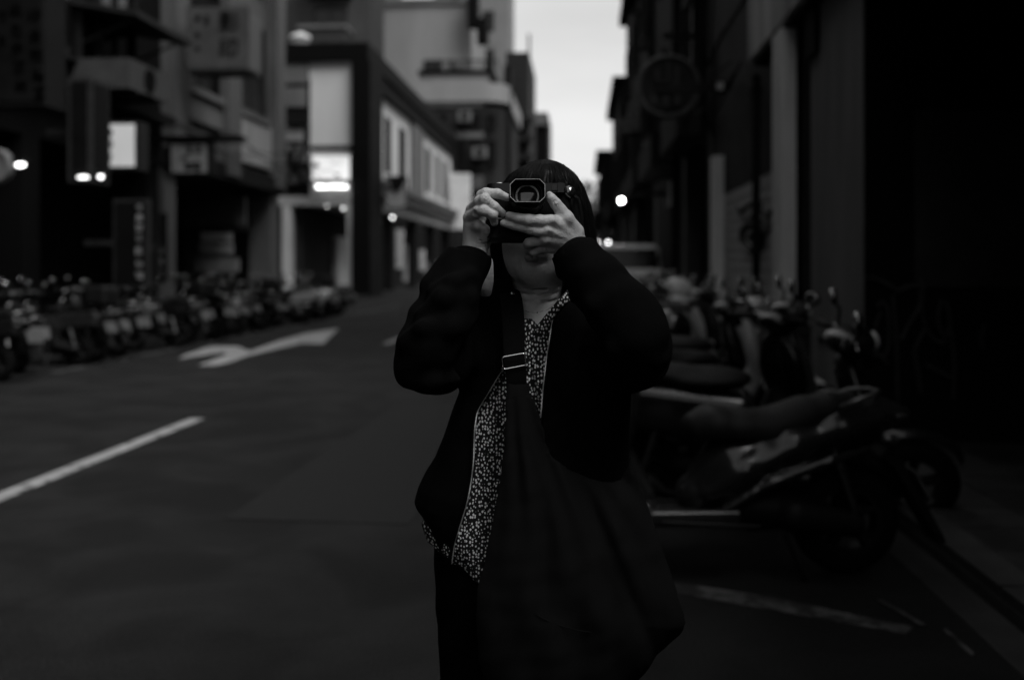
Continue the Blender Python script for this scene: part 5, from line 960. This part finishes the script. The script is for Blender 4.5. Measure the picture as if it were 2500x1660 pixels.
def scooter(style, res=.013):
    r = thing('parked_scooter', (0, 0, 0), 'x', 'motor scooter'); P0 = PAINTS[0]; R = .235 if style == 'sport' else .225; sport = style == 'sport'; box = style == 'boxy'
    wheel(r, 0, R, .12); wheel(r, 1.27, R, .10)
    F = Field((-.6, -.25, .2), (.8, .25, 1.0), res)
    if sport:
        F.chain([(.66, 0, .36, .09), (.50, 0, .46, .14), (.27, 0, .575, .135), (.04, 0, .655, .11), (-.14, 0, .69, .07), (-.27, 0, .705, .028)], .08)
        for s in (-1, 1):
            F.chain([(.62, s * .09, .37, .03), (.46, s * .128, .47, .034), (.25, s * .128, .575, .034), (.02, s * .108, .645, .028), (-.22, s * .05, .70, .015)], .03); F.chain([(.56, s * .11, .30, .02), (.36, s * .135, .42, .024), (.10, s * .13, .51, .024), (-.08, s * .10, .56, .014)], .02)
    elif box:
        F.box((.10, 0, .60), (.42, .145, .13), .06, .03, rot=rotY(.12)); F.box((.38, 0, .44), (.16, .15, .15), .06, .08); F.cap((-.28, 0, .68), (-.38, 0, .70), .07, .05, .05)
    else:
        F.ell((.08, 0, .60), (.42, .155, .145), .0); F.ell((.36, 0, .45), (.20, .15, .18), .08); F.cap((-.22, 0, .68), (-.38, 0, .72), .075, .035, .06)
    F.cap((0, -.4, R), (0, .4, R), R + .035, R + .035, .01, 's'); rb = fpart('rear_cowl', F, P0, r)
    F = Field((-.5, -.25, .6), (.85, .25, 1.0), res)
    if sport: F.chain([(.66, 0, .640, .062), (.60, 0, .655, .074), (.48, 0, .640, .072), (.36, 0, .632, .070), (.27, 0, .655, .074), (.18, 0, .695, .068), (.08, 0, .722, .058), (-.04, 0, .745, .040)], .05)
    else: F.ell((.30, 0, .755), (.22, .145, .055), 0); F.ell((-.04, 0, .785), (.26, .13, .05), .06); F.cap((.46, 0, .74), (-.25, 0, .79), .035, .035, .04)
    if sport:
        F.chain([(.60, 0, .60, .07), (.40, 0, .60, .09), (.2, 0, .65, .08), (.0, 0, .70, .05)], .06)
        for s in (-1, 1): F.chain([(.65, s * .06, .632, .054), (.58, s * .075, .645, .062), (.46, s * .075, .630, .062), (.35, s * .07, .624, .060), (.26, s * .06, .650, .060), (.17, s * .055, .690, .056), (.07, s * .05, .718, .048), (-.03, s * .035, .742, .034)], .05)
    fpart('seat', F, SEATM, r, 3)
    F = Field((.5, -.25, .15), (1.35, .25, 1.0), res)
    F.box((.66, 0, .27), (.24, .16, .035), .02, 0); F.ell((1.02, 0, .62), (.085, .20 if not sport else .17, .30), .05, rot=rotY(-.28)); F.cap((.93, 0, .34), (1.0, 0, .45), .09, .10, .06)
    if sport: F.cap((1.08, 0, .80), (1.30, 0, .62), .09, .03, .06)
    F.cap((1.27, -.4, R), (1.27, .4, R), R + .04, R + .04, .01, 's'); fs = fpart('leg_shield', F, P0, r)
    F = Field((1.0, -.12, .2), (1.6, .12, .62), res); F.ell((1.27, 0, .36), (.24, .075, .15), 0); F.cap((1.27, -.4, R), (1.27, .4, R), R + .02, R + .02, .005, 's'); fpart('front_fender', F, P0, r)
    F = Field((.75, -.2, .82), (1.25, .2, 1.1), res); F.ell((.97, 0, .96), (.12, .13 if not box else .16, .07), 0); F.cap((1.0, 0, .95), (1.0, 0, .84), .06, .08, .04); hs = fpart('handlebar_cover', F, P0, r)
    lpart('headlight', MB().ball((1.075, 0, .955 if not sport else .88), .062, 14, .5, 1.2, .8), HEADG, r, True)
    hb = MB()
    for s in (-1, 1):
        lpart('grip', MB().tube([(.93, s * .14, .985), (.88, s * .34, .985)], .019, 8), BLKP, r, True); lpart('brake_lever', MB().tube([(.97, s * .15, .985), (.95, s * .31, .975)], .006, 5), CHR, r)
        m_ = lpart('mirror', MB().tube([(.95, s * .20, .99), (.97, s * .27, 1.06), (.95, s * .31, 1.10)], .009, 6).ball((.945, s * .32, 1.125), .062, 12, .25, 1, .72), BLKP, r, True)
        lpart('mirror_glass', MB().ball((.934, s * .32, 1.125), .055, 12, .16, 1, .72), MIRG, m_, True)
        lpart('fork', MB().tube([(1.04, s * .065, .58), (1.27, s * .075, R)], .018, 6), BLKP, r)
        lpart('turn_signal', MB().ball((-.30 if not sport else -.16, s * .13, .66 if not sport else .60), .03, 10, 1.5, .8, .8), TAILG, r, True)
        lpart('shock_absorber', MB().tube([(-.02, s * .12, R + .02), (.08, s * .12, .56)], .020, 8), CHR, r)
    F = Field((-.15, -.2, .12), (.62, .2, .46), res); F.ell((.30, 0, .29), (.22, .11, .10), 0); F.cap((.25, .10, .27), (0, .10, R), .075, .055, .03); F.cap((.45, 0, .26), (.60, 0, .25), .06, .05, .04); fpart('engine', F, BLKP, r)
    ex = lpart('exhaust', MB().tube([(.40, -.12, .17), (.22, -.155, .17), (.10, -.165, .20), (.04, -.17, .24), (-.30, -.185, .34), (-.36, -.187, .36)], [.016, .018, .02, .05, .056, .030], 12), BLKP, r, True); lpart('heat_shield', MB().tube([(-.02, -.222, .262), (-.24, -.238, .325)], .014, 8), mat('dull_steel', .03), ex, True)
    gr = MB().tube([(.02, -.13, .76), (-.22, -.12, .80), (-.33, -.06, .815), (-.33, .06, .815), (-.22, .12, .80), (.02, .13, .76)], .012, 8) if not sport else MB().tube([(.06, -.13, .74), (-.08, -.13, .79), (-.14, -.05, .80), (-.14, .05, .80), (-.08, .13, .79), (.06, .13, .74)], .011, 8)
    lpart('grab_rail', gr, CHR if not sport else mat('grey_rail', .13, .3, .1, 20, metal=.5), r, True)
    if sport:
        lpart('tail_light', MB().ball((-.23, 0, .69), .05, 12, 1.2, 1.6, .55), TAILG, r, True)
        mg = MB().prism([(-.17, -.07, .56), (-.24, -.07, .50), (-.42, -.055, .15), (-.395, -.055, .14), (-.20, -.07, .47), (-.14, -.07, .52)], (0, .14, 0)); mgo = lpart('mudguard', mg, BLKP, r)
        pl = MB().add([(-.262, -.14, .47), (-.262, .14, .47), (-.335, .14, .335), (-.335, -.14, .335), (-.255, -.14, .467), (-.255, .14, .467), (-.328, .14, .332), (-.328, -.14, .332)], [(0, 1, 2, 3), (7, 6, 5, 4), (0, 4, 5, 1), (1, 5, 6, 2), (2, 6, 7, 3), (3, 7, 4, 0)]); lpart('number_plate', pl, PLATE, r)
        lpart('hugger', MB().tube([(.16, 0, .47), (.02, 0, .525), (-.14, 0, .48), (-.24, 0, .39)], [.05, .055, .05, .03], 8), BLKP, r, True)
        [lpart('belly_trim', MB().tube([(.84, s * .17, .262), (.42, s * .165, .24)], .007, 6), mat('dull_steel', .03, .4, .2, 20, metal=.3), r, True) for s in (-1, 1)]
        for s in (-1, 1): lpart('side_vent', MB().tube([(.42, s * .165, .405), (.28, s * .17, .455)], [.012, .004], 6), mat('grey_rail', .25), r, True)
        lpart('centre_stand', MB().tube([(.30, .12, .2), (.22, .15, .01)], .014, 6), BLKP, r)
    else:
        lpart('tail_light', MB().ball((-.39, 0, .70), .055, 12, .5, 1.5, .8), TAILG, r, True)
        lpart('mudguard', MB().prism([(-.26, -.075, .62), (-.36, -.075, .60), (-.50, -.065, .26), (-.475, -.065, .25), (-.30, -.075, .56)], (0, .15, 0)), BLKP, r)
        lpart('number_plate', MB().add([(-.435, -.15, .60), (-.435, .15, .60), (-.48, .15, .46), (-.48, -.15, .46), (-.428, -.15, .597), (-.428, .15, .597), (-.473, .15, .457), (-.473, -.15, .457)], [(0, 1, 2, 3), (7, 6, 5, 4), (0, 4, 5, 1), (1, 5, 6, 2), (2, 6, 7, 3), (3, 7, 4, 0)]), PLATE, r)
        lpart('side_stand', MB().tube([(.35, .12, .2), (.33, .24, .01)], .012, 6), BLKP, r)
    return r
def repaint(o, m):
    for c in o.children:
        if c.name.split('.')[0] in ('rear_cowl', 'leg_shield', 'front_fender', 'handlebar_cover'):
            for s in c.material_slots: s.link = 'OBJECT'; s.material = m
protos = {k: scooter(k) for k in ('round', 'boxy')}; used_ = set()
_F = Field((-.2, -.24, -.02), (.2, .24, .34), .012); _F.box((0, 0, .15), (.17, .20, .14), .06, 0); _F.cap((-.16, -.12, .17), (-.16, .12, .17), .02, .02, .01); topcase_mesh = npmesh('top_case', relax(_F.nets(), 1), BLKP)
def place(kind, x, y, rz, paint, label, group, lean=.0, tc_=False):
    o = protos[kind] if kind not in used_ else copy_tree(protos[kind]); used_.add(kind)
    if tc_:
        m_ = topcase_mesh; q = link('top_case', m_, o); q.location = (-.30, 0, .80)
    o.location = (x, y, .0); o.rotation_euler = (lean, 0, rz); o['label'] = label; o['group'] = group; repaint(o, PAINTS[paint]); return o
ORD = ['first', 'second', 'third', 'fourth', 'fifth', 'sixth', 'seventh', 'eighth', 'ninth', 'tenth', 'eleventh', 'twelfth', 'thirteenth', 'fourteenth', 'fifteenth', 'sixteenth', 'seventeenth', 'eighteenth', 'nineteenth', 'twentieth', 'twenty-first', 'twenty-second', 'twenty-third', 'twenty-fourth']
CN = ['black', 'black', 'dark grey', 'mid grey', 'silver', 'white']
rr = random.Random(4); GL, GR = 'scooters parked in a row along the left kerb', 'scooters parked in a row along the right kerb'
lp = [0, 1, 0, 2, 1, 0, 3, 0, 1, 0, 4, 2, 0, 3, 1, 4, 0, 5, 2, 4, 3, 1]
for i in range(22):
    y = 10.4 + i * .82 + rr.uniform(-.22, .22); x = -6.95 + (y - 12) * .027 + rr.uniform(-.28, .2); pc = lp[i]
    place('round' if rr.random() < .55 else 'boxy', x, y, math.pi + rr.uniform(-.62, .12), pc, '%s scooter, %s from the near end of the left-hand row' % (CN[pc], ORD[i]), GL, rr.uniform(.04, .14), i % 5 == 3)
rp = [1, 0, 3, 1, 5, 0, 4, 5, 1, 5, 3, 5, 4, 5, 5, 4]
ys = [5.55, 6.2, 6.85, 7.5, 8.15, 8.8, 9.5, 10.2, 10.9, 11.7, 12.5, 13.4, 14.4, 15.5, 16.8, 18.2]
for i, y in enumerate(ys):
    pc = rp[i]; place('round' if i % 3 else 'boxy', .34 + rr.uniform(-.16, .16) - .01 * i, y - .12, rr.uniform(-.35, .75), pc, '%s scooter, %s behind the near sports scooter on the right' % (CN[pc], ORD[i]), GR, rr.uniform(-.05, .14), i % 4 == 2).scale = (1.08, 1.08, 1.02 + .08 * rr.random())
near = scooter('sport', .0075); near.name = 'sports_scooter'; nx_, ny_, _ = W(2062, 1266, 4.4); near.location = (nx_, ny_, 0); near.rotation_euler = (0.03, 0, math.pi + TH + .03); near['label'] = 'glossy dark sports scooter filling the lower right, its raised tail to the right'; repaint(near, PAINTS[2]); near['group'] = GR
# helmets and a cover
def helmet(x, y, z, m, label, rz=0):
    h = thing('helmet', (x, y, z), label, 'helmet', rz=rz); F = Field((-.16, -.15, -.02), (.16, .15, .28), .008); F.ell((0, 0, .13), (.145, .125, .13), 0); F.ell((-.10, 0, .06), (.10, .09, .085), .01, 's'); fpart('shell', F, m, h)
    lpart('visor', MB().ball((-.055, 0, .13), .11, 14, .9, 1, .55), mat('dark_visor', .02, .08, .1, 5, spec=.9), h, True); return h
helmet(.98, 10.3, .98, PAINTS[5], 'white round helmet resting on the handlebars of a scooter on the right'); helmet(.62, 6.98, .79, PAINTS[0], 'black helmet on the seat of the second scooter on the right')

# ================================================================ light van standing farther up the street on the right
def van(x, y):
    v = thing('parked_van', (x, y, 0), 'white van parked beyond the scooters on the right', 'van'); m = mat('white_vehicle_paint', .6, .25, .06, 2, spec=.6, coat=.6)
    F = Field((-.95, -.1, .2), (.95, 4.4, 1.98), .04); F.box((0, 2.2, .85), (.82, 2.05, .45), .18, 0); F.box((0, 2.45, 1.40), (.74, 1.75, .42), .20, .15)
    for yy in (.75, 3.6): F.cap((-1.2, yy, .32), (1.2, yy, .32), .38, .38, .02, 's')
    fpart('body', F, m, v, 2); lpart('windscreen', MB().prism([(-.62, .66, 1.72), (.62, .66, 1.72), (.68, .44, 1.22), (-.68, .44, 1.22)], (0, -.06, .0)), GLS, v)
    for s in (-1, 1):
        lpart('headlight', MB().ball((s * .6, .16, .82), .12, 12, 1.2, .4, .8), HEADG, v, True); lpart('side_window', MB().box(s * .742, s * .76, 1.0, 3.8, 1.28, 1.64), GLS, v); lpart('door_mirror', MB().ball((s * .92, .85, 1.25), .1, 10, .7, .5, 1), BLKP, v, True)
        for yy in (.75, 3.6): lpart('wheel', MB().lathe((s * .66, yy, .31), (s, 0, 0), [(0, .01), (0, .31), (.17, .31), (.17, .20), (.14, .18), (.14, .01)], 20), TYRE, v)
    lpart('bumper', MB().box(-.78, .78, .06, .14, .35, .55), BLKP, v); lpart('number_plate', MB().box(-.18, .18, .035, .058, .40, .50), PLATE, v)
    return v
van(.95, 20.6)

# ================================================================ passers-by
def walker(x, y, h, m, label, step=.18, rz=0.0):
    w = thing('person', (x, y, 0), label, 'person', rz=rz); s = h / 1.7; F = Field((-.34 * s, -.36 * s, -.02), (.34 * s, .36 * s, 1.75 * s), .016 * s)
    A = lambda *p: tuple(c * s for c in p)
    F.ell(A(0, 0, 1.60), (.072 * s, .088 * s, .108 * s), 0); F.ell(A(0, -.085, 1.585), (.014 * s, .02 * s, .018 * s), .01 * s); F.cap(A(0, .01, 1.52), A(0, .02, 1.42), .048 * s, .055 * s, .03 * s); F.ell(A(0, .01, 1.25), (.185 * s, .11 * s, .22 * s), .04 * s); F.ell(A(0, .01, 1.0), (.15 * s, .105 * s, .16 * s), .05 * s)
    for q in (-1, 1):
        F.chain([tuple(A(q * .09, 0, .94)) + (.085 * s,), tuple(A(q * .09, -q * step * .4, .50)) + (.056 * s,), tuple(A(q * .095, -q * step, .08)) + (.036 * s,)], .03 * s); F.cap(A(q * .095, -q * step, .04), A(q * .10, -q * step - .13, .035), .036 * s, .03 * s, .02 * s)
        F.chain([tuple(A(q * .18, .01, 1.38)) + (.048 * s,), tuple(A(q * .23, q * .05, 1.10)) + (.038 * s,), tuple(A(q * .22, q * .12 - .05, .86)) + (.028 * s,)], .02 * s); F.cap(A(q * .22, q * .12 - .05, .86), A(q * .21, q * .12 - .08, .77), .024 * s, .016 * s, .01 * s)
    fpart('body', F, mat('walker_skin', .3, .5, .1), w)
    G = Field((-.34 * s, -.3 * s, .74 * s), (.34 * s, .3 * s, 1.52 * s), .016 * s); G.ell(A(0, .01, 1.24), (.20 * s, .13 * s, .24 * s), .0); G.ell(A(0, .01, 1.02), (.18 * s, .125 * s, .20 * s), .05 * s)
    for q in (-1, 1): G.chain([tuple(A(q * .18, .01, 1.38)) + (.062 * s,), tuple(A(q * .23, q * .05, 1.10)) + (.052 * s,), tuple(A(q * .22, q * .12 - .05, .87)) + (.042 * s,)], .03 * s)
    fpart('coat', G, m, w); T = Field((-.22 * s, -.3 * s, .06 * s), (.22 * s, .3 * s, 1.0 * s), .016 * s)
    for q in (-1, 1): T.chain([tuple(A(q * .09, 0, .94)) + (.098 * s,), tuple(A(q * .09, -q * step * .4, .50)) + (.072 * s,), tuple(A(q * .095, -q * step, .10)) + (.055 * s,)], .03 * s)
    fpart('trousers', T, mat('dark_trousers', .02, .8, .2), w); K = Field((-.1 * s, -.12 * s, 1.45 * s), (.1 * s, .13 * s, 1.74 * s), .012 * s); K.ell(A(0, .012, 1.625), (.082 * s, .098 * s, .10 * s), 0); K.ell(A(0, -.11, 1.57), (.06 * s, .07 * s, .085 * s), .01 * s, 's'); fpart('hair', K, HAIRM, w); return w
q = ong(1068, 706); walker(q[0], q[1], 1.7, mat('dark_coat', .015, .85, .2), 'passer-by in dark clothes in the distance beside the woman\'s sleeve')
q = ong(1042, 712); walker(q[0], q[1], 1.62, mat('grey_coat', .06, .85, .2), 'second passer-by in grey jacket walking just left of the dark one', rz=.6)
